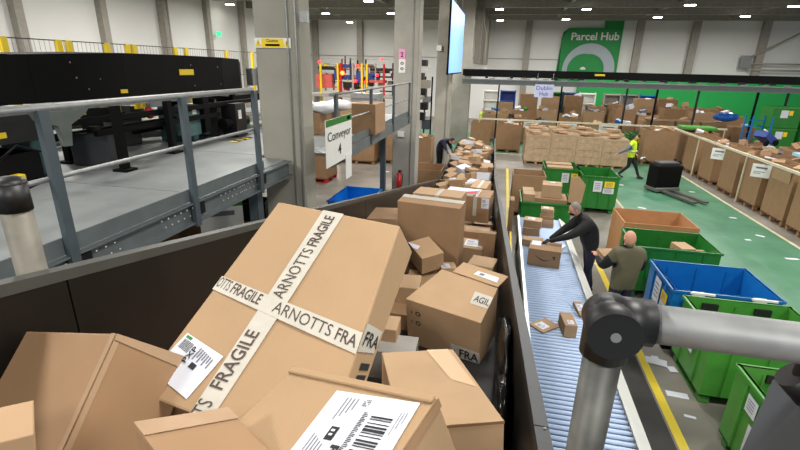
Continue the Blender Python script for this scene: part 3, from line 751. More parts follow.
tx.text('Parcel Hub', (0.02, .92), (.98, .88), (0, -.85), 0, .02)
t_ = tx.build('lettering', [M_white], hub, 'white letters Parcel Hub'); t_.matrix_parent_inverse = Matrix.Identity(4)

# ================================================================== BACK MEZZANINE CONVEYOR
mz = empty('overhead_conveyor', 'long black overhead conveyor crossing the hall in front of the green wall', 'conveyor', (6, 27, 0))
MB().span((-8.3, -.3, 3.87), (14, -.2, 4.2)).span((-8.3, .9, 3.8), (14, 1.0, 4.2)).build('side_guard', M_black, mz)
for i in range(46):
    if (i * 7) % 5 < 3: MB().box((-7 + .45 * i, .1, 3.8 + .02 * ((i * 3) % 4)), (.16 + .08 * (i % 3), .25, .12)).build('drive_unit', M_plastic, mz)
for i in range(22): MB().box((-6.7 + .95 * i, -.05, 3.74), (.3, .1, .05)).build('bracket', M_galv, mz)
MB().span((-8.3, -.25, 3.42), (14, -.1, 3.66)).span((-8.3, -.3, 3.64), (14, .95, 3.68)).build('support_beam', mat('mezz_beam_grey', (104, 110, 112), .5, var=.08), mz)
for i, px in enumerate((498, 560, 625, 655, 696, 755, 785)):
    x = aty(px, 100, 27).x - 6
    MB().span((x - .04, -.2, 0), (x + .04, -.1, 3.42)).build('post', M_black if i % 2 else M_plastic, mz)
t = MB().box((-1.2, -.32, 4.05), (.5, .02, .09)).build('yellow_label', M_yel, mz)
sp = empty('hub_sign', 'pale sign reading Dublin Hub hanging under the overhead conveyor', 'sign', (aty(544, 91, 26.6).x, 26.6, aty(544, 91, 26.6).z))
plate(sp, (0, 0, 0), .98, .66, mat('lilac_board', (196, 204, 236), .6), 'board', texts=(('Dublin', .08, .42, .92, .3, 5, .01), ('Hub', .28, .86, .72, .3, 5, .01)))
MB().tube((-.4, 0, .33), (-.4, 0, .9), .008, 6).tube((.4, 0, .33), (.4, 0, .9), .008, 6).build('hanger', M_galv, sp)

# lighter machinery on the rear wall at right and the cable on the wall
t = MB().box((0, 0, 0), (.7, .3, .9)).bevel(.02, 1).build('speaker_cabinet', M_galv); t.location = (aty(746, 62, 41.4).x, 41.5, aty(746, 62, 41.4).z); tag(t, 'grey box cabinet fixed high on the rear wall at right', 'cabinet')
t = MB().tube((17.8, 41.5, 5.4), (22.5, 41.5, 8.2), .07, 8).build('diagonal_brace', M_steel); tag(t, 'thin diagonal steel brace on the rear wall at far right', 'brace')
t = MB().tube((17.9, 41.5, 5.0), (22.5, 41.5, 5.0), .06, 8).tube((17.9, 41.5, 4.55), (22.5, 41.5, 4.55), .06, 8).build('wall_pipes', M_steel); tag(t, 'pair of horizontal grey pipes on the rear wall at far right', 'pipe')

# ================================================================== SIGN RAILS AND GAYLORD BOXES
rl = empty('sign_rail', 'cream overhead rail running back along the row of tall cartons', 'rail', (8.35, 19, 0))
MB().span((-.03, -6, 1.62), (.03, 6.3, 1.70)).build('bar', M_cream, rl)
for yy in (-5.4, -1.2, 3, 6.2): MB().span((-.02, yy - .02, 0), (.02, yy + .02, 1.62)).build('post', M_cream, rl)
rl2 = empty('sign_rail', 'cream overhead rail crossing behind the wrapped pallets', 'rail', (5, 26.45, 0))
MB().span((-6.3, -.03, 1.56), (6.2, .03, 1.64)).build('bar', M_cream, rl2)
for xx in (-6.2, -2, 2.2, 6.1): MB().span((xx - .02, -.02, 0), (xx + .02, .02, 1.56)).build('post', M_cream, rl2)
def hangsign(px, py, yv, label, yaw=0, w_=.42, h_=.32, xv=None):
    q = aty(px, py, yv) if xv is None else atx(px, py, xv)
    e = empty('hanging_sign', label, 'sign', q, yaw)
    plate(e, (0, 0, 0), w_, h_, M_white, 'board', extra=((.2, .2, .8, .34, 4), (.12, .55, .7, .6, 4), (.12, .68, .5, .73, 4)))
    MB().box((0, 0, h_ / 2 + .03), (.02, .008, .06)).build('clip', M_galv, e)
    return e
hangsign(531, 125, 26.8, 'white sign on the crossing rail above the left wrapped pallet', w_=.8, h_=.3)
hangsign(568, 127, 26.8, 'white sign on the crossing rail above the middle wrapped pallet', w_=.9, h_=.35)
hangsign(608, 129, 26.8, 'white sign on the crossing rail above the right end of the wrapped pallets', w_=.95, h_=.4)
hangsign(719, 154, 0, 'white sign hung over the third tall carton of the right row', xv=8.27, yaw=-.6, w_=.5, h_=.42)
hangsign(761, 171, 0, 'white sign hung over the second tall carton of the right row', xv=8.27, yaw=-.6, w_=.5, h_=.42)

def pallet(x, y, label, w_=1.2, l=1.0, yaw=0, m=None, group=None):
    e = empty('wooden_pallet', label, 'pallet', (x, y, 0), yaw, group)
    mb = MB()
    for i in range(7): mb.box((0, -l / 2 + .05 + (l - .1) * i / 6, .132), (w_, .09, .02))
    mb.build('deck_boards', m or M_wood, e)
    mb = MB()
    for i in (-1, 0, 1):
        for j in (-1, 0, 1): mb.box((i * (w_ / 2 - .07), j * (l / 2 - .07), .07), (.12, .12, .1))
        mb.box((0, i * (l / 2 - .07), .01), (w_, .1, .02))
    mb.build('blocks', m or M_wood, e)
    return e
def gaylord(x, y, w_, l, h_, label, yaw=0, flap=None, z=.145, m=None, pal=True, nfill=0, group=None, name='pallet_box', cat='carton'):
    e = empty(name, label, cat, (x, y, z), yaw, group)
    mb = open_box(MB(), w_, l, h_, .02)
    for f in mb.bm.faces:
        c_ = f.calc_center_median(); nn = f.normal
    mb.build('body', m or CB[1], e)
    if flap:
        s_ = MB().box((0, 0, 0), (w_ * .86, .015, .26)).build('folded_flap', m or CB[1], e); s_.location = (0, -l / 2 - .012, h_ - .13 if flap == 'down' else h_ + .12); s_.rotation_euler = (0, 0, 0)
    if pal: pallet(x, y, 'wooden pallet under the ' + ' '.join(label.split(',')[0].split()[:10]), w_, l, yaw) if not group else pallet(x, y, 'wooden pallet under one of the ' + group, w_, l, yaw, group='pallets under ' + group)
    if nfill:
        for i in range(nfill):
            s = (rnd.uniform(.2, .4), rnd.uniform(.18, .35), rnd.uniform(.08, .2))
            a = Matrix.Rotation(yaw, 3, 'Z') @ Vector((rnd.uniform(-.5, .5) * (w_ - .5), rnd.uniform(-.5, .5) * (l - .5), 0))
            wh = rnd.random() < .22
            o, f = carton('white_parcel' if wh else 'parcel', ('white' if wh else 'brown') + ' parcel in ' + ' '.join(label.split()[:12]), (x + a.x, y + a.y, z + h_ - .2 + rnd.uniform(0, .16)), s, yaw=rnd.uniform(0, 3), pitch=rnd.uniform(-.3, .3), roll=rnd.uniform(-.3, .3), tape=None, m=M_label if wh else CB[rnd.randrange(4)], group=('white' if wh else 'brown') + ' parcels in ' + label, bev=0)
        _s = MB().box((0, 0, (h_ - .3) / 2 + .021), (w_ - .1, l - .1, h_ - .3)).build('packed_contents', CB[3], e); _s['kind'] = 'stuff'
    return e
row = [(8.98, 14.2, 'nearest tall brown carton of the right row, cut by the photo edge', None, 4),
       (8.98, 15.65, 'tall brown carton of the right row with a folded flap on its front', 'down', 5),
       (8.98, 17.3, 'tall brown carton behind the flapped one, white sign above it', None, 4),
       (8.98, 18.95, 'tall brown carton third from the photo edge in the right row', None, 4),
       (8.98, 20.9, 'tall brown carton in the right row beside the pallet truck forks', None, 4),
       (8.98, 22.8, 'tall brown carton near the far end of the right row', None, 2)]
for x, y, lb, fl_, nf in row:
    e = gaylord(x, y, 1.15, 1.25, 1.45, lb, nfill=nf)
    if fl_:
        s_ = MB().box((0, 0, 0), (.015, .95, .34)).build('folded_flap', CB[2], e); s_.location = (-.6, 0, 1.28); s_.rotation_euler = (0, -.12, 0)
gaylord(7.55, 24.75, 1.45, 1.2, 1.5, 'wide brown carton with a torn open top behind the pallet truck', nfill=6)
gaylord(9.4, 25.0, 1.3, 1.3, 1.45, 'brown carton just right of the torn one at the cross rail', nfill=3)
gaylord(-1.05, 26.5, 1.1, 1.1, 1.3, 'light brown taped carton beyond the far end of the belt', z=.145)
gaylord(.45, 25.9, 1.3, 1.2, 1.35, 'darker brown carton at the far end of the belt, right of the taped one', z=.145, nfill=3)
# wrapped pallets
k = 0
NM = ('left', 'second', 'third', 'right')
for r_i, yy in enumerate((22.95, 24.2)):
    for i in range(4):
        x = 1.78 + 1.14 * i; h_ = (1.24, 1.32, 1.27, 1.2)[i] + .12 * r_i
        lb = 'stretch-wrapped pallet load of cartons, %s in the %s row' % (NM[i], ('front', 'rear')[r_i])
        e = empty('wrapped_pallet_load', lb, 'pallet load', (x, yy, .145), 0, 'wrapped pallet loads')
        mb = MB()
        for a in range(3):
            for b in range(2):
                for c_ in range(4):
                    mb.box((-.36 + .36 * a, -.27 + .54 * b, h_ / 8 + c_ * h_ / 4), (.355, .535, h_ / 4 - .006))
        mb.build('cartons', M_wrap, e)
        sl = MB().box((0, 0, h_ * .55), (1.1, 1.1, .1)).box((0, 0, h_ * .95), (1.1, 1.1, .06)).box((-.5, 0, h_ * .5), (.13, 1.105, h_ * .98)).box((.5, 0, h_ * .5), (.13, 1.105, h_ * .98)); sl.build('stretch_film', mat('film_band', (172, 148, 120), .18, var=.1), e)
        pallet(x, yy, 'wooden pallet below the wrapped load, %s in the %s row' % (NM[i], ('front', 'rear')[r_i]), 1.1, 1.1)
        for j in range(3):
            s = (rnd.uniform(.4, .65), rnd.uniform(.25, .4), rnd.uniform(.04, .12))
            carton('parcel', 'flat pale parcel strewn on top of the wrapped pallet loads', (x + rnd.uniform(-.3, .3), yy + rnd.uniform(-.3, .3), .145 + h_ + .01 + .02 * j), s, yaw=rnd.uniform(0, 3), tape=None, m=CB[2], group='parcels lying on the wrapped loads', bev=0)

# ================================================================== PLASTIC BINS
def bin_(x, y, w_, l, h_, m, name, label, labs=(), wheels=True, handles=True, ribs=True):
    e = empty(name, label, 'bin', (x, y, 0))
    z0 = .14
    open_box(MB(), w_, l, h_ - z0, .03).build('tub', m, e).location = (0, 0, z0)
    mb = MB(); t_ = .035
    for sx in (-1, 1): mb.box((sx * (w_ / 2), 0, h_ - .02), (t_ * 1.6, l + t_, .04)); mb.box((0, sx * (l / 2), h_ - .02), (w_ + t_, t_ * 1.6, .04))
    mb.build('rim', m, e)
    if ribs:
        mb = MB()
        for i in (-1, 0, 1):
            MB().box((i * w_ / 3.2, -l / 2 - .012, h_ / 2 + .05), (.03, .02, h_ - .25)).build('rib', m, e); MB().box((i * w_ / 3.2, l / 2 - .04, h_ / 2 + .05), (.02, .02, h_ - .25)).build('rib', m, e)
        for i in (-1, 1): MB().box((-w_ / 2 - .012, i * l / 4, h_ / 2 + .05), (.02, .03, h_ - .25)).build('rib', m, e)
    mb = MB()
    for sx in (-1, 1):
        for sy in (-1, 1): MB().box((sx * (w_ / 2 - .1), sy * (l / 2 - .1), .085), (.13, .13, .11)).build('foot', M_black if m in (M_blue,) else m, e)
        MB().box((sx * (w_ / 2 - .1), 0, .015), (.12, l - .1, .03)).build('runner', M_black if m in (M_blue,) else m, e)
    for sd, u0, v0, u1, v1, col in labs:
        if sd == 'left': c = ((-w_ / 2 - .024, l / 2, h_), (-w_ / 2 - .024, -l / 2, h_), (-w_ / 2 - .024, l / 2, z0), (-w_ / 2 - .024, -l / 2, z0))
        else: c = ((-w_ / 2, -l / 2 - .024, h_), (w_ / 2, -l / 2 - .024, h_), (-w_ / 2, -l / 2 - .024, z0), (w_ / 2, -l / 2 - .024, z0))
        d = Decal(*c, off=.004); d.rect(u0, v0, u1, v1, 0)
        for i in range(4): d.rect(u0 + (u1 - u0) * .15, v0 + (v1 - v0) * (.2 + .17 * i), u0 + (u1 - u0) * .8, v0 + (v1 - v0) * (.25 + .17 * i), 1, 2)
        me = bpy.data.meshes.new('paper_label'); d.bm.to_mesh(me); d.bm.free(); me.materials.append(M_yel if col == 'y' else M_label); me.materials.append(M_inkgrey)
        t = bpy.data.objects.new('paper_label', me); COL.objects.link(t); t.parent = e
    return e
b = bin_(3.62, 7.78, 1.5, 1.2, 1.1, M_blue, 'blue_pallet_bin', 'blue plastic pallet bin standing behind the big green bin', (('left', .38, .1, .62, .55, 'w'), ('left', .68, .18, .9, .36, 'y'), ('left', .68, .37, .9, .6, 'w')))
for xx in (-.42, .42): MB().box((xx, -.64, 1.05), (.16, .06, .12)).box((xx + .05, -.66, 1.1), (.34, .03, .03)).build('latch', M_white, b)
b = bin_(3.66, 6.45, 1.4, 1.1, 1.1, M_lgreen, 'green_pallet_bin', 'large light green pallet bin crossed by the near handrail', (('left', .45, .3, .62, .6, 'w'),))
for xx in (-.35, .35): MB().box((xx, .5, .98), (.22, .03, .1)).build('handle_slot', M_ink, b)
b = bin_(3.66, 4.68, 1.4, 1.15, 1.1, M_lgreen, 'green_pallet_bin', 'green pallet bin nearest the camera at the lower right, boxes inside', (('left', .32, .12, .5, .34, 'w'), ('left', .45, .42, .95, .8, 'w')))
for xx in (-.3, .35): MB().box((xx, .53, .98), (.22, .03, .1)).build('handle_slot', M_ink, b)
carton('cardboard_box', 'brown box with a white corner inside the nearest green bin', (3.4, 4.75, .18), (.6, .6, .62), yaw=.2, m=CB[2], lab=('top', .1, .2, .5, .6))
b = bin_(3.52, 9.6, 1.5, 1.1, 1.1, M_green, 'green_pallet_bin', 'green pallet bin in front of the brown open carton, parcels inside', (('left', .4, .2, .6, .5, 'w'),))
for i, (dx, lb) in enumerate(((.25, 'left'), (.55, 'right'))):
    carton('cardboard_box', 'brown box standing inside the green bin behind the blue one, %s of the pair' % lb, (3.52 + dx, 9.5 - .15 * i, .18), (.28, .4, .86 - .08 * i), yaw=.2, tape=None, m=CB[2 - 2 * i])
t = gaylord(3.72, 11.3, 1.55, 1.2, 1.05, 'low wide open brown carton behind the green bins, empty', z=0, pal=False, m=mat('cardboard_reddish', (176, 128, 84), .8, var=.06))
bin_(2.12, 16.3, 1.05, 1.3, 1.2, M_green, 'green_pallet_bin', 'green pallet bin filled with flat boxes in front of the wrapped pallets', (('front', .5, .12, .72, .42, 'w'), ('front', .78, .12, .98, .28, 'y')))
bin_(3.2, 15.6, 1.05, 1.45, 1.2, M_green, 'green_pallet_bin', 'taller empty green pallet bin right of the one with flat boxes', (('front', .3, .14, .54, .46, 'w'), ('front', .6, .14, .88, .32, 'y'), ('front', .58, .34, .88, .5, 'w')))
for i in range(3): carton('cardboard_box', 'flat brown box in the green bin before the wrapped pallets, %s' % ('nearest', 'middle', 'farthest')[i], (2.1, 15.9 + .4 * i, .2), (.85, .36, .92 + .04 * i), tape='x', m=CB[2])
bin_(5.75, 25.55, 1.05, 1.1, 1.3, M_green, 'green_pallet_bin', 'green pallet bin behind the hi-vis walker, left of two', (('front', .55, .1, .85, .4, 'w'),))
bin_(6.45 + .42, 26.0 - .45 + .0, .0 + .6, 1.1, 1.3, M_green, 'green_pallet_bin', 'narrow green pallet bin behind the hi-vis walker, right of two', (('front', .3, .1, .8, .35, 'y'),))
bin_(1.35, 12.6, 1.25, 1.2, 1.0, M_green, 'green_pallet_bin', 'green pallet bin with boxes at the far end of the roller conveyor')
o1 = carton('cardboard_box', 'square brown box on top of the boxes in the bin past the rollers', (1.5, 12.6, 1.06), (.5, .5, .34), yaw=-.1, m=CB[2], lab=('top', .4, .15, .65, .4))
carton('cardboard_box', 'brown box under the square one in the bin past the rollers', (1.45, 12.6, .2), (.9, .7, .85), yaw=-.05, m=CB[1])
carton('cardboard_box', 'tall narrow brown box at the left side of the bin past the rollers', (.9, 12.5, .2), (.3, .8, .98), tape='x', m=CB[0])
gaylord(.98, 14.3, .95, .9, 1.15, 'open brown carton behind the bin past the rollers', z=.145)
tag(MB().poly([(0, 0, 0), (.34, 0, 0), (.38, 0, .5), (.2, 0, .7), (0, 0, .66)], (0, .02, 0)).build('cardboard_flap', CB[2]), 'loose pale flap of cardboard beside the square box past the rollers', 'cardboard').location = (1.9, 12.25, 1.0)
bin_(-3.75, 11.75, 1.05, 1.6, .9, mat('bright_blue_plastic', (20, 132, 226), .35, var=.05), 'blue_pallet_bin', 'bright blue open bin left of the belt wall', ribs=False)
gaylord(-2.35, 15.6, 1.1, 1.2, 1.0, 'low open brown carton between the pillar and belt', z=0, pal=False)
gaylord(-3.02, 18.3, .85, .9, 1.5, 'tall brown carton beside the man bending in navy', z=.145, nfill=4)

# ================================================================== LEFT PLATFORM
struct(MB().span((-12, -1.5, 2.9), (-3.52, 13.4, 2.95)).span((-3.52, -1.5, 2.9), (-3.06, 6.22, 2.95)).span((-3.52, 6.85, 2.9), (-2.62, 13.4, 2.95)).build('floor_mezzanine', M_deck))
mb = MB()
for i in range(5): mb.span((-12, -.2 + 2.2 * i, 2.951), (-3.1, -.19 + 2.2 * i, 2.955))
mb.span((-5.9, -1.5, 2.951), (-5.89, 13.4, 2.955)); n += 1
struct(mb.build('trim_%d' % n, M_galv))
struct(MB().span((-3.06, -1.5, 2.72), (-3.02, 6.2, 2.94)).span((-3.02, -1.5, 2.72), (-2.96, 6.2, 2.735)).span((-3.02, -1.5, 2.925), (-2.96, 6.2, 2.94)).build('trim_mezzanine', M_toe))
struct(MB().span((-2.62, 6.9, 2.72), (-2.58, 13.4, 2.94)).build('trim_mezzanine_2', M_toe))
for i, (x, y) in enumerate(((-3.25, 5.6), (-3.25, 1.0), (-3.2, 12.6), (-7.5, 5.6), (-7.5, 12.6), (-11.5, 5.6), (-11.5, 12.6))):
    tag(MB().box((x, y, 1.44), (.14, .14, 2.88)).build('support_post', M_bluegrey), 'blue grey steel post holding up the left platform', 'post', 'posts under the left platform')
hr = empty('handrail', 'grey steel handrail with three posts along the left platform edge', 'handrail', (-3, 2.5, 2.95))
MB().tube((0, -4, 1.03), (0, 2.8, 1.03), .03, 12).build('top_rail', M_galv, hr)
MB().tube((0, -4, .56), (0, 2.8, .56), .018, 10).build('mid_rail', M_galv, hr)
MB().span((-.012, -4, -.0), (.0, 2.95, .13)).build('toe_board', M_toe, hr)
for yy in (-1.4, .02, 1.44, 2.78):
    MB().box((.03, yy, .38), (.045, .075, 1.28)).build('post', M_bluegrey, hr)
    MB().box((.015, yy + .1, -.1), (.03, .1, .12)).build('post_bracket', M_plastic, hr)
mb = MB()
for yy in (-.05, .95, 1.9, 2.3):
    for i in range(6):
        for j in range(2): mb.box((.022, yy + .09 * i + .04 * j, -.06 - .07 * j), (.004, .012, .011))
o = mb.build('channel_holes', mat('pale_hole', (210, 210, 200), .6), hr); o['kind'] = 'stuff'
hr2 = empty('handrail', 'farther grey handrail between the two nearest pillars', 'handrail', (-2.6, 9.9, 2.95))
MB().tube((0, -3, .9), (0, 3.4, .9), .025, 10).build('top_rail', M_galv, hr2)
MB().tube((0, -3, .46), (0, 3.4, .46), .016, 10).build('mid_rail', M_galv, hr2)
MB().span((-.012, -3, 0), (0, 3.4, .13)).build('toe_board', M_toe, hr2)
for yy in (-2.8, -.75, 1.25, 3.2): MB().box((.02, yy, .36), (.045, .09, 1.1)).build('post', M_bluegrey, hr2)
cs4 = empty('conveyor_sign', 'white board with a green top edge reading Conveyor 4, hung on the farther handrail', 'sign', (-2.48, 6.95, 3.17), PI / 2)
plate(cs4, (0, 0, 0), 1.2, .70, M_white, 'board', texts=(('Conveyor', .05, .52, .95, .26, 1, .0), ('4', .42, .82, .54, .24, 1, .01)), extra=((0, 0, 1, .14, 3), (.8, .03, .92, .11, 0)))
t = MB().box((0, 0, 0), (.3, .008, .42)).build('paper_sheet', M_white, cs4); t.location = (.4, -.01, -.5)

# black overhead sorter on the platform
bs = empty('black_sorter_conveyor', 'long curved black sorter conveyor on legs above the left platform', 'conveyor', (-5.2, 6, 2.95))
prof = [(-4.5, 1.34, .86, -.25), (-3, 1.35, .86, -.1), (-1.6, 1.38, .85, .0), (-.3, 1.43, .84, .05), (1., 1.43, .82, .03), (2.2, 1.42, .8, -.03), (3.0, 1.40, .78, -.15), (3.4, 1.33, .82, -.35)]
for a, b in zip(prof, prof[1:]):
    MB().hexa([(a[3] - 1., a[0], a[2]), (a[3], a[0], a[2]), (b[3] - 1., b[0] - .004, b[2]), (b[3], b[0] - .004, b[2]),
               (a[3] - 1., a[0], a[1]), (a[3], a[0], a[1]), (b[3] - 1., b[0] - .004, b[1]), (b[3], b[0] - .004, b[1])]).build('side_panel', M_black, bs)
MB().path([(p[3] + .03, p[0], p[2] - .035) for p in prof], .022, 8).build('lower_edge_rail', mat('edge_rail_grey', (92, 88, 76), .4, metal=.4, var=.1), bs)
for (yy, zz) in ((-1.1, 1.3), (-.6, 1.3), (-1.05, 1.12), (-.9, .98), (.1, 1.32), (.15, 1.15), (.2, .97), (1.2, 1.28), (1.25, .95), (2., 1.25), (2.05, .95), (-.2, 1.3), (-.7, 1.1)):
    MB().blob((.03 if yy < 1.5 else .01, yy, zz), (.008, .012, .012), 1).build('bolt', M_galv, bs)
MB().box((.045, 1.05, 1.17), (.01, .36, .09)).build('yellow_label', M_yel, bs)
MB().box((.05, -.35, .93), (.01, .12, .05)).build('yellow_label', M_yel, bs)
MB().box((-.1, 3.42, 1.05), (.14, .25, .35)).box((.0, 3.55, 1.0), (.1, .1, .5)).build('end_drive', M_galv, bs)
for (x, y) in ((.55, -1.1), (.3, .15), (-.5, -.9), (.0, 2.4), (-.4, 1.4)):
    MB().box((x, y, .42), (.09, .09, .84)).box((x, y, .015), (.2, .2, .03)).build('leg', M_black, bs)
for z_, y0, y1 in ((.62, -1.5, 2.9), (.45, -1.1, 1.6)): MB().box((.2, (y0 + y1) / 2, z_), (.06, y1 - y0, .07)).build('cross_beam', M_black, bs)
MB().span((-1.2, -2.6, .45), (-.0, -1.55, .8)).build('motor_housing', M_plastic, bs)
t = MB().box((.005, -2.1, .55), (.01, .12, .06)).build('yellow_label', M_yel, bs)
# bits of machinery under the sorter
t = MB().poly([(0, 0, .8), (0, .7, .8), (0, .62, .72), (0, .42, .62), (0, .38, .4), (0, .3, .4), (0, .26, .62), (0, .05, .7)], (.06, 0, 0)).build('support_gusset', mat('grey_green_paint', (88, 97, 91), .5)); t.location = (-4.6, 3.75, 3.0); tag(t, 'grey green steel gusset plate under the black sorter', 'bracket')
t = empty('red_bottle', 'red round tank hanging below the black sorter', 'tank', (-5.1, 6.0, 3.46)); MB().blob((0, 0, .1), (.07, .07, .09)).build('body', M_red, t); MB().tube((0, 0, .17), (0, 0, .32), .03, 8).build('neck', M_galv, t)
t = MB().box((0, 0, 0), (.5, .9, .42)).bevel(.03, 2).build('control_cabinet', M_teal); t.location = (-5.6, 8.1, 3.2); tag(t, 'teal grey machine cabinet under the right end of the black sorter', 'cabinet')
t = empty('drive_motor', 'black motor unit with white labels below the sorter end', 'motor', (-4.95, 8.0, 2.97)); MB().box((0, 0, .3), (.3, .35, .6)).build('housing', M_plastic, t); MB().box((.155, -.05, .4), (.01, .1, .16)).build('white_label', M_white, t); MB().tube((0, -.4, .25), (0, .4, .25), .1, 12).build('drum', M_black, t)
t = empty('drive_motor', 'black and teal motor unit beside the middle handrail post', 'motor', (-5.2, 7.0, 2.97)); MB().box((0, 0, .38), (.25, .3, .5)).build('housing', M_teal, t); MB().box((.13, .0, .55), (.01, .1, .14)).build('white_label', M_white, t); MB().box((.1, .25, .45), (.2, .16, .6)).build('bracket', M_black, t)
t = MB().box((0, 0, 0), (.06, .07, .62)).build('yellow_stand', M_yel); t.location = (-5.35, 5.65, 3.28); tag(t, 'short yellow upright behind the sorter leg', 'post')
t = MB().path([(-4.6, 3.35, 3.35), (-4.5, 3.5, 3.5), (-4.4, 3.7, 3.4), (-4.45, 3.8, 3.15), (-4.6, 3.6, 3.05), (-4.7, 3.4, 3.15), (-4.6, 3.35, 3.35)], .012, 6).build('cable_loop', M_black); tag(t, 'loop of black cable hanging under the sorter', 'cable')
t = empty('machine_crate', 'black bin with a yellow label at the far left under the sorter', 'bin', (-5.5, 3.7, 2.96)); open_box(MB(), .8, 1.0, .34, .03).build('tub', M_black, t); MB().box((.405, -.25, .25), (.01, .12, .06)).build('yellow_label', M_yel, t)
for j, (c_, m_, lb) in enumerate((((-5.05, 3.25, 3.02), mat('orange_plastic', (226, 130, 80), .5), 'orange'), ((-5.05, 3.55, 3.03), M_white, 'white'), ((-5.05, 3.85, 3.03), M_yel, 'yellow'))):
    t = MB().box((0, 0, 0), (.1, .12, .14)).bevel(.01).build('small_container', m_); t.location = c_; tag(t, '%s container standing on the left platform floor' % lb, 'container')
for j, (x0, y0, x1, y1, z_) in enumerate(((-7.5, 4.5, -4.6, 9.8, 3.05), (-8.5, 6, -5.4, 11.5, 3.1))):
    t = MB().tube((x0, y0, z_), (x1, y1, z_), .06, 10).build('cable_duct', mat('duct_grey', (150, 148, 136), .6)); tag(t, 'long grey cable duct on the left platform, %s one' % ('front', 'rear')[j], 'duct')
t = empty('low_conveyor', 'low grey conveyor section crossing the left platform floor', 'conveyor', (-7.8, 8.5, 2.95))
MB().box((0, 0, .45), (1.0, 5.5, .12)).build('bed', M_toe, t)
for yy in (-2.4, 0, 2.4):
    for xx in (-.4, .4): MB().box((xx, yy, .2), (.07, .07, .4)).build('leg', M_bluegrey, t)
t = empty('low_conveyor', 'black framed conveyor section at the right end of the left platform', 'conveyor', (-6.3, 10.6, 2.95))
MB().box((0, 0, .55), (.8, 2.4, .16)).build('bed', M_black, t)
for yy in (-1.1, 1.1):
    for xx in (-.35, .35): MB().box((xx, yy, .24), (.06, .06, .48)).build('leg', M_black, t)
for j in range(2):
    t = empty('hazard_strip', 'yellow and black hazard strip lying on the platform floor, %s one' % ('nearer', 'farther')[j], 'marking', (-4.6 - .9 * j, 7.6 + 1.3 * j, 2.957))
    for i in range(6): MB().box((0, -.25 + .1 * i, .004), (.12, .09, .006)).build('stripe', (M_yel, M_black)[i % 2], t)
_r2 = random.Random(3)
for i in range(16):
    t = empty('conveyor_module', 'small dark mechanical module under the black sorter', 'machine part', (-5.2 - 2.4 * _r2.random(), 3.4 + 5.6 * i / 16, 2.956), _r2.uniform(-.4, .4), 'dark modules under the sorter')
    h_ = _r2.uniform(.25, .6); MB().box((0, 0, h_ / 2), (_r2.uniform(.2, .6), _r2.uniform(.15, .35), h_)).bevel(.015, 1).build('housing', (M_plastic, M_rail, M_black, M_teal)[i % 4], t)
    MB().box((0, 0, h_ + .04), (.12, .12, .08)).build('cap', (M_galv, M_black, M_yel, M_plastic)[(i * 3) % 4], t)
for i, (y0, z_, ln) in enumerate(((5.2, 3.55, 3.4), (4.6, 3.35, 3.9), (6.4, 3.2, 2.4))):
    tag(MB().box((-5.1 - .35 * i, y0 + ln / 2, z_), (.06, ln, .09)).build('cross_member', M_black), 'long black beam under the sorter, %s of three' % ('top', 'middle', 'lowest')[i], 'beam')
# fence with yellow posts
fe = empty('machine_fence', 'low safety fence with yellow posts behind the black sorter', 'fence', (-6.5, 8, 3.9))
for yy in (5.22, 6.03, 6.2, 6.92, 7.37, 7.52, 8.62, 8.95, 10.43, 11.62, 13.):
    MB().box((0, yy - 8, .1), (.05, .09, 1.1)).build('post', M_yel, fe)
MB().tube((0, -5, .64), (0, 5.2, .64), .008, 6).tube((0, -5, .1), (0, 5.2, .1), .008, 6).build('wire_rail', M_rail, fe)
mb = MB()
for i in range(130): mb.box((0, -5 + .078 * i, .36), (.003, .003, .55))
o = mb.build('mesh_wire', M_rail, fe); o['kind'] = 'stuff'
t = MB().box((0, 0, 0), (.06, .42, .26)).build('exit_sign', mat('exit_green', (40, 190, 120), .5, emit=((40, 220, 150), 1.2))); q = atx(213, 34, -17.9); t.location = (-17.5, q.y, q.z); tag(t, 'small glowing green exit light on the left wall', 'sign')
t = MB().tube((-17.5, 23.0, 0), (-17.5, 23.0, 7.8), .05, 8).build('drain_pipe', M_steel); tag(t, 'thin vertical pipe on the left wall past the green exit light', 'pipe')

# beneath the platform
def place(o, lb, cat): return tag(o, lb, cat)
_g = atz(192, 231, 1.7)
gaylord(_g.x, _g.y, 1.1, 1.1, 1.55, 'open brown carton on the ground below the left platform rail', yaw=.1)
gaylord(-7.4, 7.4, 1.15, 1.2, 1.1, 'second open brown carton on the ground below the left platform', yaw=.1)
e = empty('floor_sign', 'white sheet with a green top edge under the left platform rail', 'sign', atz(222, 219, 2.05), .6)
plate(e, (0, 0, 0), .62, .5, M_white, 'board', extra=((0, 0, 1, .12, 3), (.15, .25, .8, .4, 4)))
MB().box((0, .02, -1.13), (.04, .04, 1.8)).build('stand', M_rail, e)
e = empty('black_crate', 'black plastic crate on a pallet seen between rail channel and pillar', 'crate', (-6.6, 11.2, .145), .3)
mb = open_box(MB(), .8, .7, .5, .02); mb.build('tub', M_black, e)
pallet(-6.6, 11.2, 'wooden pallet under the black crate', 1.0, .8, .3)

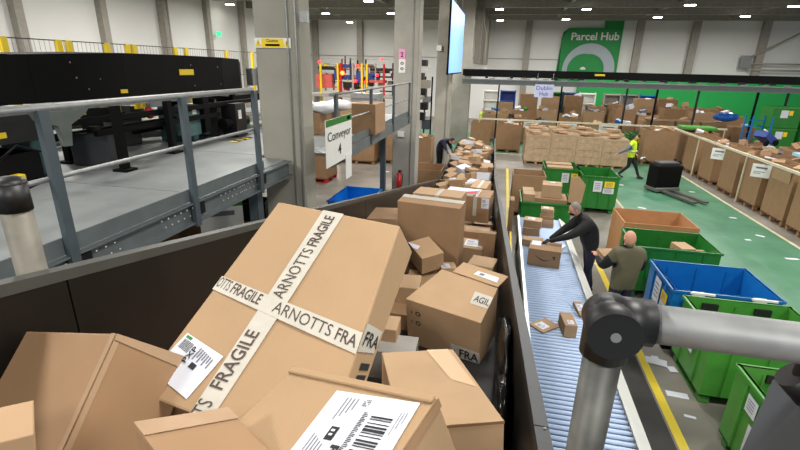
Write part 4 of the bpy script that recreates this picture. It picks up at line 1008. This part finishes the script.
# on the platform between pillars one and two
carton('pallet_carton', 'big brown carton with white plastic bags on it behind the farther handrail', (-3.95, 9.3, 2.955), (.9, 1.2, .42), tape=None, m=CB[1])
for i, (dx, dy, s_) in enumerate(((-.3, -.2, .3), (.25, -.4, .28), (.3, .3, .32))):
    t = MB().blob((0, 0, 0), (s_, s_ * .8, .12), 3, jit=.09).build('plastic_bag', M_wbag); t.location = (-3.75 + dx, 9.3 + dy, 3.47); tag(t, 'crumpled white plastic bag on the big carton, %s one' % ('left', 'front', 'right')[i], 'bag')
_q = atz(363, 112, 3.42)
carton('cardboard_box', 'brown carton on the left platform right of the white plastic bags', (_q.x - .05, _q.y + .6, 2.955), (.5, .8, .6), tape=None, m=CB[1])
carton('cardboard_box', 'brown box behind the white plastic bags on the left platform', (-4.0, 11.4, 2.955), (1.3, .9, .42), tape='x', m=CB[2])
t = empty('white_cabinet', 'pale machine cabinet with blue stripes behind the farther handrail', 'cabinet', (-3.7, 12.7, 2.955)); MB().box((0, 0, .3), (.8, .5, .6)).build('case', M_galv, t)
for i in range(3): MB().box((0, -.26, .15 + .16 * i), (.7, .01, .03)).build('stripe', M_inkgrey, t)
# red and yellow sorting machine beyond
sm = empty('sorting_machine', 'tall sorting machine of yellow frames, red lights and blue panels past the first pillar', 'machine', (-6.4, 22, 2.2))
M_redl = mat('red_lamp', (255, 50, 40), .4, emit=((255, 40, 40), 5)); M_orl = mat('orange_lamp', (255, 130, 50), .4, emit=((255, 110, 40), 6))
M_bluep = mat('blue_panel', (40, 66, 140), .5); M_pink = mat('coral_panel', (206, 92, 84), .5)
for i, px in enumerate((321, 338, 341, 353, 362, 367, 384)):
    x = aty(px, 80, 22).x + 6.4; MB().box((x, 0, 1.0), (.09, .09, 2.3)).build('frame_post', (M_yel, M_yel, M_red, M_steel, M_yel, M_yel, M_redl)[i] if i < 6 else M_red, sm)
for px0, py0, px1, py1, m_ in ((343, 64, 352, 68, M_bluep), (334, 70, 337, 80, M_bluep), (356, 71, 361, 83, M_bluep), (366, 73, 378, 80, M_bluep), (343, 75, 352, 79, M_bluep), (316, 74, 332, 88, M_pink), (336, 65, 342, 79, M_red), (370, 68, 392, 71, M_plastic), (372, 76, 392, 78, M_plastic), (343, 82, 355, 88, M_plastic), (318, 66, 333, 70, M_plastic), (369, 80, 385, 83, M_pink), (315, 58, 394, 60, M_steel), (344, 70, 380, 71, M_red)):
    a = aty(px0, py0, 22.1); b = aty(px1, py1, 22.1)
    MB().span((a.x + 6.4, .1, b.z - 2.2), (b.x + 6.4, .5, a.z - 2.2)).build('panel', m_, sm)
for px, py, m_, r_ in ((319, 62, M_redl, .07), (342, 73, M_orl, .1), (357, 66, M_redl, .08), (355, 81, M_redl, .08), (382, 59, M_redl, .07), (365, 82, M_redl, .06), (377, 75, M_redl, .07)):
    a = aty(px, py, 21.85); MB().blob((a.x + 6.4, -.1, a.z - 2.2), (r_, r_, r_), 2).build('signal_lamp', m_, sm)
_r3 = random.Random(5)
for i in range(80):
    xx = _r3.uniform(-2.3, 2.0); zz = _r3.uniform(.8, 2.1); w2, h2 = _r3.choice(((.7, .06), (.06, .5), (.3, .2), (.9, .04), (.05, .8)))
    MB().box((xx, _r3.uniform(.1, 1.), zz), (w2, .08, h2)).build('machine_member', (M_steel, M_pink, M_plastic, M_red, M_yel, M_rail)[i % 6], sm)
MB().span((-3, -.4, 0.6), (2.6, 1.2, .72)).build('platform_bed', M_steel, sm)
for xx in (-2.6, 0, 2.4): MB().span((xx - .08, 0, -2.2), (xx + .08, .16, .6)).build('leg', M_steel, sm)
for a_, b_, lb in (((-6.9, 19.9, 0), (2.3, 1.1, 1.2), 'brown'),): pass
gaylord(-6.3, 20.4, 1.7, 1.1, 1.3, 'long brown carton on a pallet beyond the conveyor sign', nfill=4)
gaylord(-4.75, 20.9, .9, 1.1, 1.4, 'narrow brown carton with a blue panel beyond the farther handrail', nfill=2)
t = MB().box((-4.2, 20.7, .72), (.12, 1.2, 1.4)).build('blue_board', M_blue); tag(t, 'bright blue upright board beside the narrow brown carton', 'board')
e = gaylord(-6.9, 16.6, 1.3, 1.1, .9, 'brown carton on a red pallet just right of the nearest pillar', pal=False)
pallet(-6.9, 16.6, 'red pallet just right of the nearest pillar', 1.3, 1.1, 0, M_red)
tag(MB().box((-4.9, 13.6, .004), (.35, .12, .006)).build('paper_scrap', M_yel), 'yellow scrap lying on the grey floor left of the blue open bin', 'litter')
tag(MB().box((-4.6, 18.7, .004), (.25, .18, .006)).build('paper_scrap', M_white), 'white scrap on the grey floor beyond the blue open bin', 'litter')
# dark machinery between pillars two and three
dm = empty('dark_machine', 'dark steel conveyor machinery between the second and third pillars', 'machine', (-4.2, 24.0, 0))
for i, (px, py, w_, h_, m_) in enumerate(((422, 63, .55, .3, M_plastic), (423, 68, .6, .1, M_white), (420, 78, .4, .5, M_rail), (425, 84, .5, .4, M_steel), (421, 92, .55, .4, M_plastic), (427, 99, .4, .3, M_galv), (422, 106, .6, .35, M_rail), (420, 116, .5, .4, M_plastic), (426, 124, .4, .5, M_bluegrey))):
    a = aty(px, py, 24.0 + .1 * (i % 3)); MB().box((a.x + 4.2, .12 * (i % 3), a.z), (w_, .5, h_)).build('module', m_, dm)
for xx in (-.2, .25, .6): MB().box((xx, .2, 1.9), (.07, .07, 3.8)).build('upright', M_black, dm)

# ================================================================== NEAR HANDRAIL (tubes and fittings)
E1 = atd(610, 318, .74)
P2 = atz(800, 343, E1.z); dirp = (P2 - E1).normalized()
nr = empty('near_handrail', 'thick galvanised handrail crossing the lower right corner, closest to the camera', 'handrail', (E1.x, E1.y, 2.95))
o_ = Vector((E1.x, E1.y, 2.95)); Z0 = E1.z - 2.95
MB().tube((0, 0, 0), (0, 0, Z0 - .05), .0275, 20).tube((0, 0, 0), (0, 0, .012), .06, 16).build('post', mat('worn_galvanised_dark', (92, 92, 88), .5, metal=.4, var=.35, scale=14), nr)
MB().tube(dirp * .04 + Vector((0, 0, Z0)), dirp * 1.3 + Vector((0, 0, Z0)), .0275, 20).build('top_rail', M_galv, nr)
MB().tube(Vector((0, 0, Z0 - .06)), Vector((0, 0, Z0)), .034, 20).blob((0, 0, Z0), (.035, .035, .033), 3).tube(Vector((0, 0, Z0)), dirp * .055 + Vector((0, 0, Z0)), .0335, 20).build('elbow_fitting', M_plastic, nr)
side = dirp.cross(Vector((0, 0, 1))).normalized()
MB().tube(Vector((0, 0, Z0 - .004)) + side * -.02, Vector((0, 0, Z0 - .004)) + side * .046, .036, 24).build('fitting_cap', M_plastic, nr)
MB().tube(Vector((0, 0, Z0 - .004)) + side * .045, Vector((0, 0, Z0 - .004)) + side * .048, .007, 12).build('set_screw', M_galv, nr)
# dark plate hanging at the right
Q = [atd(773, 379, .95), atd(806, 398, .90), atd(812, 470, .8), atd(733, 470, .86)]
dn = (Q[1] - Q[0]).cross(Q[3] - Q[0]).normalized()
if dn.dot(CP - Q[0]) > 0: dn = -dn
t = empty('steel_gate_plate', 'dark grey steel plate below the near handrail at the right photo edge', 'plate', Q[3])
MB().poly([p - Q[3] for p in Q], dn * .04).build('plate', mat('dark_grey_plate', (46, 49, 54), .5, var=.06), t)
mb = MB(); c_ = atd(801, 385, .88) - Q[3]; mb.tube(c_ - dn * .02, c_ + dn * .02, .022, 16).tube(c_, c_ + Vector((0, 0, .05)), .014, 12); mb.build('hinge', M_plastic, t)
_k = Vector((E1.x, E1.y, E1.z)) + dirp * .62 - Q[3]
MB().tube(c_, _k, .012, 12).build('hinge_rod', M_plastic, t)
# left post and elbow
E2 = atx(8, 180, -1.36)
nl = empty('gate_post', 'galvanised post with a black elbow cap at the left photo edge', 'post', (E2.x, E2.y, 2.6))
Z1 = E2.z - 2.6
MB().tube((0, 0, 0), (0, 0, Z1 - .03), .04, 18).build('tube', mat('worn_galvanised_left', (118, 114, 104), .6, metal=.3, var=.2, scale=14), nl)
MB().tube((0, 0, Z1 - .09), (0, 0, Z1 - .01), .043, 18).blob((0, 0, Z1 - .01), (.043, .043, .022), 3).tube((0, 0, Z1 - .03), (-.12, -.05, Z1 - .03), .036, 18).build('elbow_cap', M_plastic, nl)
MB().tube((-.12, -.05, Z1 - .03), (-.7, -.35, Z1 - .02), .034, 18).build('side_tube', M_galv, nl)

# ================================================================== PALLET TRUCK
pt = empty('pallet_truck', 'black electric pallet truck with long forks on the green floor', 'pallet truck', (6.2, 18.7, 0), .38)
MB().box((0, 0, .55), (1.0, .6, .95)).bevel(.05, 2).build('body', M_black, pt)
MB().box((0, .02, 1.06), (.8, .45, .12)).bevel(.03, 2).build('top_cover', M_rail, pt)
MB().box((0, 0, .12), (1.02, .7, .16)).bevel(.03, 1).build('bumper', mat('truck_grey', (96, 98, 92), .5), pt)
for i, xx in enumerate((-.22, .22)): MB().box((xx, -1.1, .09), (.17, 1.7, .06)).build('fork', mat('fork_grey', (84, 84, 80), .45, var=.1), pt)
for xx in (-.3, .3): MB().tube((xx - .04, .2, .09), (xx + .04, .2, .09), .09, 14).build('wheel', M_plastic, pt)
MB().tube((-.1, .25, .8), (-.45, .75, 1.12), .025, 8).build('tiller', M_black, pt)
MB().tube((-.6, .68, 1.12), (-.32, .84, 1.12), .03, 8).build('grip', M_white, pt)

# ================================================================== PEOPLE
def person(loc, rz, J, mats, cmap, label, hair=None, mask=False, s=1.0, bulk=1.0, vest=None, headrot=0, headtilt=0, scale_hands=1.0):
    """J: joint name -> (x,y,z) ; facing +y. cmap: segment -> material index"""
    Rr = {'pelvis': .135, 'spine': .13, 'chest': .145, 'neck': .055, 'head': .05, 'shL': .085, 'shR': .085, 'elL': .052, 'elR': .052, 'wrL': .034, 'wrR': .034,
          'hipL': .105, 'hipR': .105, 'knL': .07, 'knR': .07, 'anL': .05, 'anR': .05, 'toL': .038, 'toR': .038}
    for k_ in ('pelvis', 'spine', 'chest', 'shL', 'shR', 'elL', 'elR'): Rr[k_] *= bulk
    names = list(Rr)
    E_s = [('pelvis', 'spine'), ('spine', 'chest'), ('chest', 'neck'), ('neck', 'head'), ('chest', 'shL'), ('chest', 'shR'), ('shL', 'elL'), ('shR', 'elR'), ('elL', 'wrL'), ('elR', 'wrR'),
           ('pelvis', 'hipL'), ('pelvis', 'hipR'), ('hipL', 'knL'), ('hipR', 'knR'), ('knL', 'anL'), ('knR', 'anR'), ('anL', 'toL'), ('anR', 'toR')]
    me = bpy.data.meshes.new('sk'); me.from_pydata([J[k_] for k_ in names], [(names.index(a), names.index(b)) for a, b in E_s], [])
    o = bpy.data.objects.new('sk', me); COL.objects.link(o)
    sk = o.modifiers.new('s', 'SKIN'); sk.use_smooth_shade = True
    for i, k_ in enumerate(names):
        me.skin_vertices[0].data[i].radius = (Rr[k_], Rr[k_]); me.skin_vertices[0].data[i].use_root = (k_ == 'pelvis')
    sb = o.modifiers.new('b', 'SUBSURF'); sb.levels = 3; sb.render_levels = 3
    bpy.context.view_layer.update()
    ev = o.evaluated_get(bpy.context.evaluated_depsgraph_get()); bm_ = bpy.data.meshes.new_from_object(ev)
    bpy.data.objects.remove(o); bpy.data.meshes.remove(me)
    mb = MB(); mb.bm.from_mesh(bm_); bpy.data.meshes.remove(bm_)
    seg = [(Vector(J[a]), Vector(J[b]), a + '-' + b) for a, b in E_s]
    for f in mb.bm.faces:
        f.smooth = True; c_ = f.calc_center_median(); best = None
        for a, b, nm in seg:
            t_ = max(0, min(1, (c_ - a).dot(b - a) / max(1e-6, (b - a).length_squared))); q = (c_ - (a + (b - a) * t_)).length
            q -= Rr[nm.split('-')[0]] * .5
            if best is None or q < best[0]: best = (q, nm)
        f.material_index = cmap.get(best[1], cmap.get('default', 0))
        if best[1].startswith(('pelvis', 'hip')): f.material_index = cmap['default'] if c_.z > .87 else cmap['hipL-knL']
    # head
    Hc = Vector(J['head']) + (Vector(J['head']) - Vector(J['neck'])).normalized() * .06
    HR = Matrix.Rotation(headrot, 3, 'Z') @ Matrix.Rotation(headtilt, 3, 'X')
    sk_i = cmap['skin']
    mb.blob(Hc, (.078, .096, .118), 3, mi=sk_i, R=HR)
    mb.blob(Hc + HR @ Vector((0, .098, -.012)), (.014, .02, .024), 1, mi=sk_i, R=HR)
    for sx in (-1, 1): mb.blob(Hc + HR @ Vector((sx * .08, -.005, -.005)), (.012, .022, .032), 1, mi=sk_i, R=HR); mb.blob(Hc + HR @ Vector((sx * .03, .088, .012)), (.011, .008, .008), 1, mi=cmap['dark'], R=HR)
    mb.blob(Hc + HR @ Vector((0, .09, -.055)), (.024, .008, .008), 1, mi=cmap['lip'] if 'lip' in cmap else sk_i, R=HR)
    # hands with a palm, four fingers and a thumb
    for sd in 'LR':
        w_ = Vector(J['wr' + sd]); d_ = (w_ - Vector(J['el' + sd])).normalized(); lat = d_.cross(Vector((0, 0, 1)))
        lat = lat.normalized() if lat.length > .1 else Vector((1, 0, 0)); nrm = lat.cross(d_).normalized(); hi = cmap['hand']
        Rm = Matrix((lat, d_, nrm)).transposed()
        mb.blob(w_ + d_ * .055, (.04, .052, .018), 2, mi=hi, R=Rm)
        for i, (ln, off) in enumerate(((.065, -.03), (.078, -.01), (.072, .01), (.055, .03))):
            a = w_ + d_ * .09 + lat * off; b = a + d_ * ln * .55 - nrm * .008; c2 = b + d_ * ln * .35 - nrm * ln * .35
            mb.tube(a, b, .0095, 6, mi=hi).tube(b, c2, .009, 6, r2=.007, mi=hi)
        sg_ = 1 if sd == 'L' else -1
        a = w_ + d_ * .035 + lat * .03 * sg_; b = a + d_ * .035 + lat * .025 * sg_; mb.tube(a, b, .011, 6, mi=hi).tube(b, b + d_ * .03, .009, 6, mi=hi)
    # shoes
    for sd in 'LR':
        a = Vector(J['an' + sd]); t2 = Vector(J['to' + sd]); dd = (t2 - a); dd.z = 0; dd.normalize()
        yaw_ = math.atan2(-dd.x, dd.y); mb.blob(((a.x + t2.x) / 2, (a.y + t2.y) / 2, min(a.z, t2.z) - .0), (.05, .14, .05), 2, mi=cmap['shoe'], R=Matrix.Rotation(yaw_, 3, 'Z'))
    o = mb.build('person', mats); o.location = loc; o.rotation_euler = (0, 0, rz); o.scale = (s, s, s)
    tag(o, label, 'person')
    if hair:
        hb = MB().blob(Hc + HR @ Vector((0, -.018, .022)), (.086, .094, .112), 3, R=HR)
        for vv in [v for v in hb.bm.verts if (HR.inverted() @ (v.co - Hc)).y > .045 and (HR.inverted() @ (v.co - Hc)).z < .07 or (HR.inverted() @ (v.co - Hc)).z < -.05]: hb.bm.verts.remove(vv)
        hb.build('hair', hair, o)
    if mask:
        kb = MB().blob(Hc + HR @ Vector((0, .04, -.045)), (.062, .066, .05), 3, R=HR); kb.build('face_mask', mask, o)
    return o
def base(**k):
    J = {'pelvis': (0, 0, .95), 'spine': (0, 0, 1.15), 'chest': (0, 0, 1.36), 'neck': (0, 0, 1.5), 'head': (0, .015, 1.57), 'shL': (-.18, 0, 1.40), 'shR': (.18, 0, 1.40),
         'elL': (-.24, .0, 1.12), 'elR': (.24, .0, 1.12), 'wrL': (-.25, .08, .88), 'wrR': (.25, .08, .88), 'hipL': (-.09, 0, .9), 'hipR': (.09, 0, .9),
         'knL': (-.1, .02, .5), 'knR': (.1, .02, .5), 'anL': (-.1, -.02, .09), 'anR': (.1, -.02, .09), 'toL': (-.11, .14, .045), 'toR': (.11, .14, .045)}
    J.update(k); return J
def cm(torso, arm, fore, leg, skin=4, hand=4, shoe=5):
    d = {'default': torso, 'skin': skin, 'hand': hand, 'shoe': shoe, 'dark': 5, 'chest-neck': torso, 'neck-head': skin}
    for s_ in 'LR':
        d['chest-sh' + s_] = torso; d['sh%s-el%s' % (s_, s_)] = arm; d['el%s-wr%s' % (s_, s_)] = fore
        d['pelvis-hip' + s_] = leg; d['hip%s-kn%s' % (s_, s_)] = leg; d['kn%s-an%s' % (s_, s_)] = leg; d['an%s-to%s' % (s_, s_)] = shoe
    return d
M_bshirt = mat('black_jersey', (20, 20, 22), .85); M_navy = mat('navy_cloth', (24, 28, 52), .8); M_olive = mat('olive_vest', (92, 88, 66), .85, var=.08)
M_hairg = mat('grey_hair', (130, 124, 116), .8, bump=.5, scale=60); M_haird = mat('dark_hair', (34, 28, 26), .7, bump=.5, scale=60)
M_glove = mat('black_glove', (26, 26, 28), .8); M_gfleece = mat('grey_cloth', (112, 118, 128), .85)
# man in black leaning over the rollers, facing -x
person((1.93, 8.95, 0), PI / 2 + .15, base(pelvis=(0, -.02, .95), spine=(0, .06, 1.15), chest=(0, .17, 1.36), neck=(0, .27, 1.49), head=(0, .32, 1.54), shL=(-.2, .16, 1.38), shR=(.2, .16, 1.38),
       elL=(-.27, .46, 1.2), elR=(.26, .42, 1.12), wrL=(-.2, .78, 1.06), wrR=(.14, .68, .98), knL=(-.12, .03, .49), knR=(.1, -.05, .49), anL=(-.13, 0, .09), anR=(.11, -.16, .09), toL=(-.14, .16, .045), toR=(.11, 0, .045)),
       [M_bshirt, M_navy, M_bshirt, M_refl, M_skin, M_plastic, M_glove], cm(0, 0, 0, 1, hand=6), 'man in black top and face mask leaning over the roller conveyor', hair=M_hairg, mask=M_glove, headtilt=-.4, s=1.12, bulk=1.32)
# man in olive vest, back to the camera, holding a parcel at his left
_o = atz(631, 240, 1.78)
person((_o.x, _o.y, 0), .3, base(elL=(-.3, .1, 1.16), wrL=(-.26, .36, 1.22), elR=(.3, .05, 1.14), wrR=(.02, .36, 1.15), spine=(0, -.01, 1.15)),
       [M_olive, M_navy, M_bshirt, M_refl, M_skin, M_plastic, M_glove], cm(0, 2, 2, 1), 'bald man in an olive vest seen from behind holding a small parcel', s=1.1, bulk=1.3)
t = MB().box((0, 0, 0), (.3, .2, .05)).build('held_parcel', CB[2]); t.location = (_o.x - .22, _o.y + .36, 1.38); t.rotation_euler = (.35, .1, .5); tag(t, 'small brown parcel held by the bald man in the olive vest', 'box')
# hi-vis walker
o = person((5.42, 20.6, 0), -1.9, base(elL=(-.24, -.02, 1.13), wrL=(-.2, .14, .98), elR=(.3, -.2, 1.16), wrR=(.34, -.46, 1.02), knL=(-.1, .22, .52), anL=(-.1, .38, .12), toL=(-.1, .52, .06), knR=(.1, -.02, .5), anR=(.1, -.34, .14), toR=(.11, -.2, .06)),
       [M_hiv, M_bshirt, M_white, M_refl, M_skin, M_plastic, M_gfleece], cm(0, 6, 6, 1, hand=4), 'person in a yellow hi-vis vest walking and pulling the pallet truck', hair=M_haird, bulk=1.35, s=1.05)
MB().tube((0, 0, 1.08), (0, 0, 1.13), .205, 20).build('reflective_band', M_refl, o)
# bending man in navy
person((-2.42, 19.2, 0), -PI / 2 - .35, base(pelvis=(0, -.12, .93), spine=(0, .04, 1.1), chest=(0, .22, 1.22), neck=(0, .36, 1.27), head=(0, .43, 1.26), shL=(-.18, .24, 1.24), shR=(.18, .24, 1.24), elL=(-.22, .36, .98), elR=(.22, .36, .98), wrL=(-.18, .48, .78), wrR=(.18, .48, .78)),
       [M_navy, M_bshirt, M_gfleece, M_refl, M_skin, M_plastic, M_glove], cm(0, 0, 2, 1), 'man in navy bending down between the tall carton and the belt', hair=M_haird, headtilt=-.8, s=1.12, bulk=1.15)
person((-1.2, 31.5, 0), PI, base(), [M_hiv, M_navy, M_hiv, M_refl, M_skin, M_plastic, M_glove], cm(0, 0, 0, 1), 'distant person in lime hi-vis top standing by the farthest pillar', hair=M_haird)

# ================================================================== FLOOR LITTER
LIT = [(656, 362, .3, .18), (672, 370, .12, .14), (677, 395, .28, .12), (690, 417, .14, .05), (595, 264, .16, .05), (621, 185, .18, .12), (642, 208, .25, .14), (692, 192, .2, .12), (733, 218, .2, .1), (792, 259, .3, .1), (760, 236, .22, .1), (655, 358, .1, .1), (748, 240, .14, .1)]
for i, (px, py, a, b) in enumerate(LIT):
    p = atz(px, py, 0); t = MB().box((0, 0, 0), (a, b, .004)).build('paper_scrap', M_label); t.location = (p.x, p.y, .004 if i > 1 else .012 + .001 * i); t.rotation_euler = (0, 0, rnd.uniform(-.8, .3))
    tag(t, 'scrap of white paper lying on the floor', 'litter', 'paper scraps on the floor')

# ================================================================== FAR CLUTTER
def heapbox(x, y, w_, l, h_, nf, lbl, grp, m, lblp, grpp):
    e = empty('pallet_box', lbl, 'carton', (x, y, 0), 0, grp)
    open_box(MB(), w_, l, h_, .02).build('body', m, e)
    _s = MB().box((0, 0, (h_ - .2) / 2 + .021), (w_ - .1, l - .1, h_ - .2)).build('packed_contents', CB[3], e); _s['kind'] = 'stuff'
    for i in range(nf):
        rv = rnd.random(); wh = rv < .2
        cn, cmx = ('brown', None) if rv < .72 and not wh else ('white', M_label) if wh else ('black', M_plastic) if rv < .82 else ('blue', M_blue) if rv < .89 else ('green', M_green) if rv < .94 else ('grey', M_inkgrey)
        s = (rnd.uniform(.2, .5), rnd.uniform(.2, .4), rnd.uniform(.08, .3))
        o, f = carton('parcel', cn + lblp[5:], (x + rnd.uniform(-.4, .4) * (w_ - .3), y + rnd.uniform(-.4, .4) * (l - .3), h_ - .15 + rnd.uniform(0, .22)), s,
               yaw=rnd.uniform(0, 3), pitch=rnd.uniform(-.4, .4), roll=rnd.uniform(-.4, .4), tape=None, m=cmx or CB[rnd.randrange(4)], group=cn + grpp[5:], bev=0)
for r_i, yy in enumerate((30.05, 32.8, 35.6)):
    nm = ('nearest', 'middle', 'farthest')[r_i]
    for i in range(10):
        x = -.6 + 1.55 * i + .4 * r_i
        if r_i == 0 and 2 < i < 0: continue
        heapbox(x + rnd.uniform(-.1, .1), yy + rnd.uniform(-.3, .3), 1.2, 1.1, (rnd.uniform(1.1, 1.6), rnd.uniform(1.3, 2.2), rnd.uniform(1.7, 2.8))[r_i], (3, 3, 1)[r_i], 'open carton heaped with parcels in the %s row beyond the cross rail' % nm, 'cartons in the %s row beyond the cross rail' % nm, CB[i % 4],
                'brown parcel heaped in the %s row of cartons beyond the cross rail' % nm, 'brown parcels in the %s row beyond the cross rail' % nm)
for i in range(5):
    heapbox(10.55 + rnd.uniform(-.05, .1), 14.8 + 1.9 * i, 1.3, 1.6, 1.35 + .1 * (i % 2), 4, 'open carton full of parcels in the second row at the right', 'cartons in the second right row', CB[1], 'brown parcel heaped in the second right row of cartons', 'brown parcels in the second right row')
for i in range(3):
    heapbox(12.3, 17.5 + 2.1 * i, 1.3, 1.6, 1.4, 3, 'open carton full of parcels in the third row at the right', 'cartons in the third right row', CB[0], 'brown parcel heaped in the third right row of cartons', 'brown parcels in the third right row')
for i in range(3):
    x = 9.9 + 1.25 * i - 1.2
    carton('cardboard_box', 'big brown carton %s in the row below the blue sheet' % ('left', 'middle', 'right')[i], (x, 28.6, 0), (1.15, 1.0, 1.75), tape='x', m=CB[1])
tag(MB().blob((0, 0, 0), (.6, .4, .24), 3, jit=.12).build('plastic_sheet', M_bbag), 'crumpled bright blue plastic sheet on the big cartons at right', 'sheet').location = (11.9, 28.6, 2.05)
def stackbin(x, y, z, lab, i):
    e = empty('stacked_bin', lab, 'bin', (x, y, z))
    open_box(MB(), 1.15, 1.1, .95, .03).build('tub', M_green, e)
    MB().box((-.1, -.56, .65), (.3, .01, .34)).build('paper_label', M_label, e); MB().box((.15, -.562, .7), (.16, .01, .2)).build('yellow_label', M_yel, e)
    MB().box((0, -.56, .93), (1.18, .03, .05)).build('rim', M_lgreen, e)
for i in range(4):
    for j in range(3): stackbin(12.75 + 1.25 * i, 25.3 - .2 * i, .96 * j, 'green bin %s of stack %s at the right edge' % (('at the bottom', 'in the middle', 'on top')[j], ('nearest the blue cage', 'second from the blue cage', 'third from the blue cage', 'fourth from the blue cage')[i]), i)
rcg = empty('roll_cage', 'blue roll cage with parcels left of the stacked green bins', 'roll cage', (11.75, 24.9, 0))
for xx in (-.4, .4):
    for yy in (-.35, .35): MB().box((xx, yy, 1.25), (.05, .05, 2.4)).build('post', M_blue, rcg)
for i in range(8): MB().box((0, .35, .25 + .28 * i), (.8, .02, .03)).build('bar', M_blue, rcg)
MB().box((0, 0, .15), (.85, .75, .06)).build('base', M_blue, rcg)
MB().box((0, 0, .75), (.76, .66, .45)).build('shelf_load', mat('dusk_blue', (50, 84, 130), .5), rcg)
tt = empty('blue_trolley', 'small dark blue tilted trolley lying on the second row cartons', 'trolley', (10.3, 21.0, 1.72), .5)
MB().box((0, 0, .2), (.65, .5, .24), Matrix.Rotation(.5, 3, 'Y')).build('tub', M_bluep, tt); MB().box((.0, -.1, .36), (.68, .05, .05), Matrix.Rotation(.5, 3, 'Y')).build('rim', M_white, tt)
for xx in (-.3, .2): MB().tube((xx, -.34, .02), (xx, -.28, .02), .12, 14).build('wheel', M_black, tt)
tag(MB().box((0, 0, 0), (.55, .5, .1)).build('blue_parcel', M_lblue), 'pale blue flat parcel on the heap near the right photo edge', 'parcel').location = (10.5, 18.6, 1.64)
gl_ = MB().box((0, 0, 0), (1.5, .9, .16)).bevel(.03, 1).build('plastic_tray', M_lgreen); gl_.location = (9.5, 25.6, 1.7); tag(gl_, 'light green plastic tray lying on cartons behind the cross rail end', 'tray')
wl = carton('wrapped_load', 'long plastic-wrapped brown load at the right photo edge behind the row', (15.2, 22.0, 0), (2.4, 1.2, 1.8), tape=None, m=M_wrap)
# green and blue shelving under the overhead conveyor
for i, (px, m_, lb) in enumerate(((560, M_green, 'green'), (578, M_bluep, 'dark blue'), (597, M_white, 'pale'), (665, M_blue, 'bright blue'), (645, M_galv, 'grey'), (625, M_steel, 'wire grey'), (508, M_bluep, 'navy'), (489, M_white, 'white'))):
    a = aty(px, 100, 33.6 if i else 34.2)
    t = empty('shelf_unit', '%s shelving unit behind the posts of the overhead conveyor' % lb, 'shelf', (a.x, 37.6, 0))
    for z_ in (.5, 1.2, 1.9, 2.6): MB().box((0, 0, z_), (1.1, .5, .06)).build('shelf', m_, t)
    for xx in (-.55, .55): MB().box((xx, 0, 1.35), (.07, .5, 2.7)).build('upright', m_, t)
    MB().box((0, .24, 1.4), (1.1, .02, 2.5)).build('back_panel', m_, t)
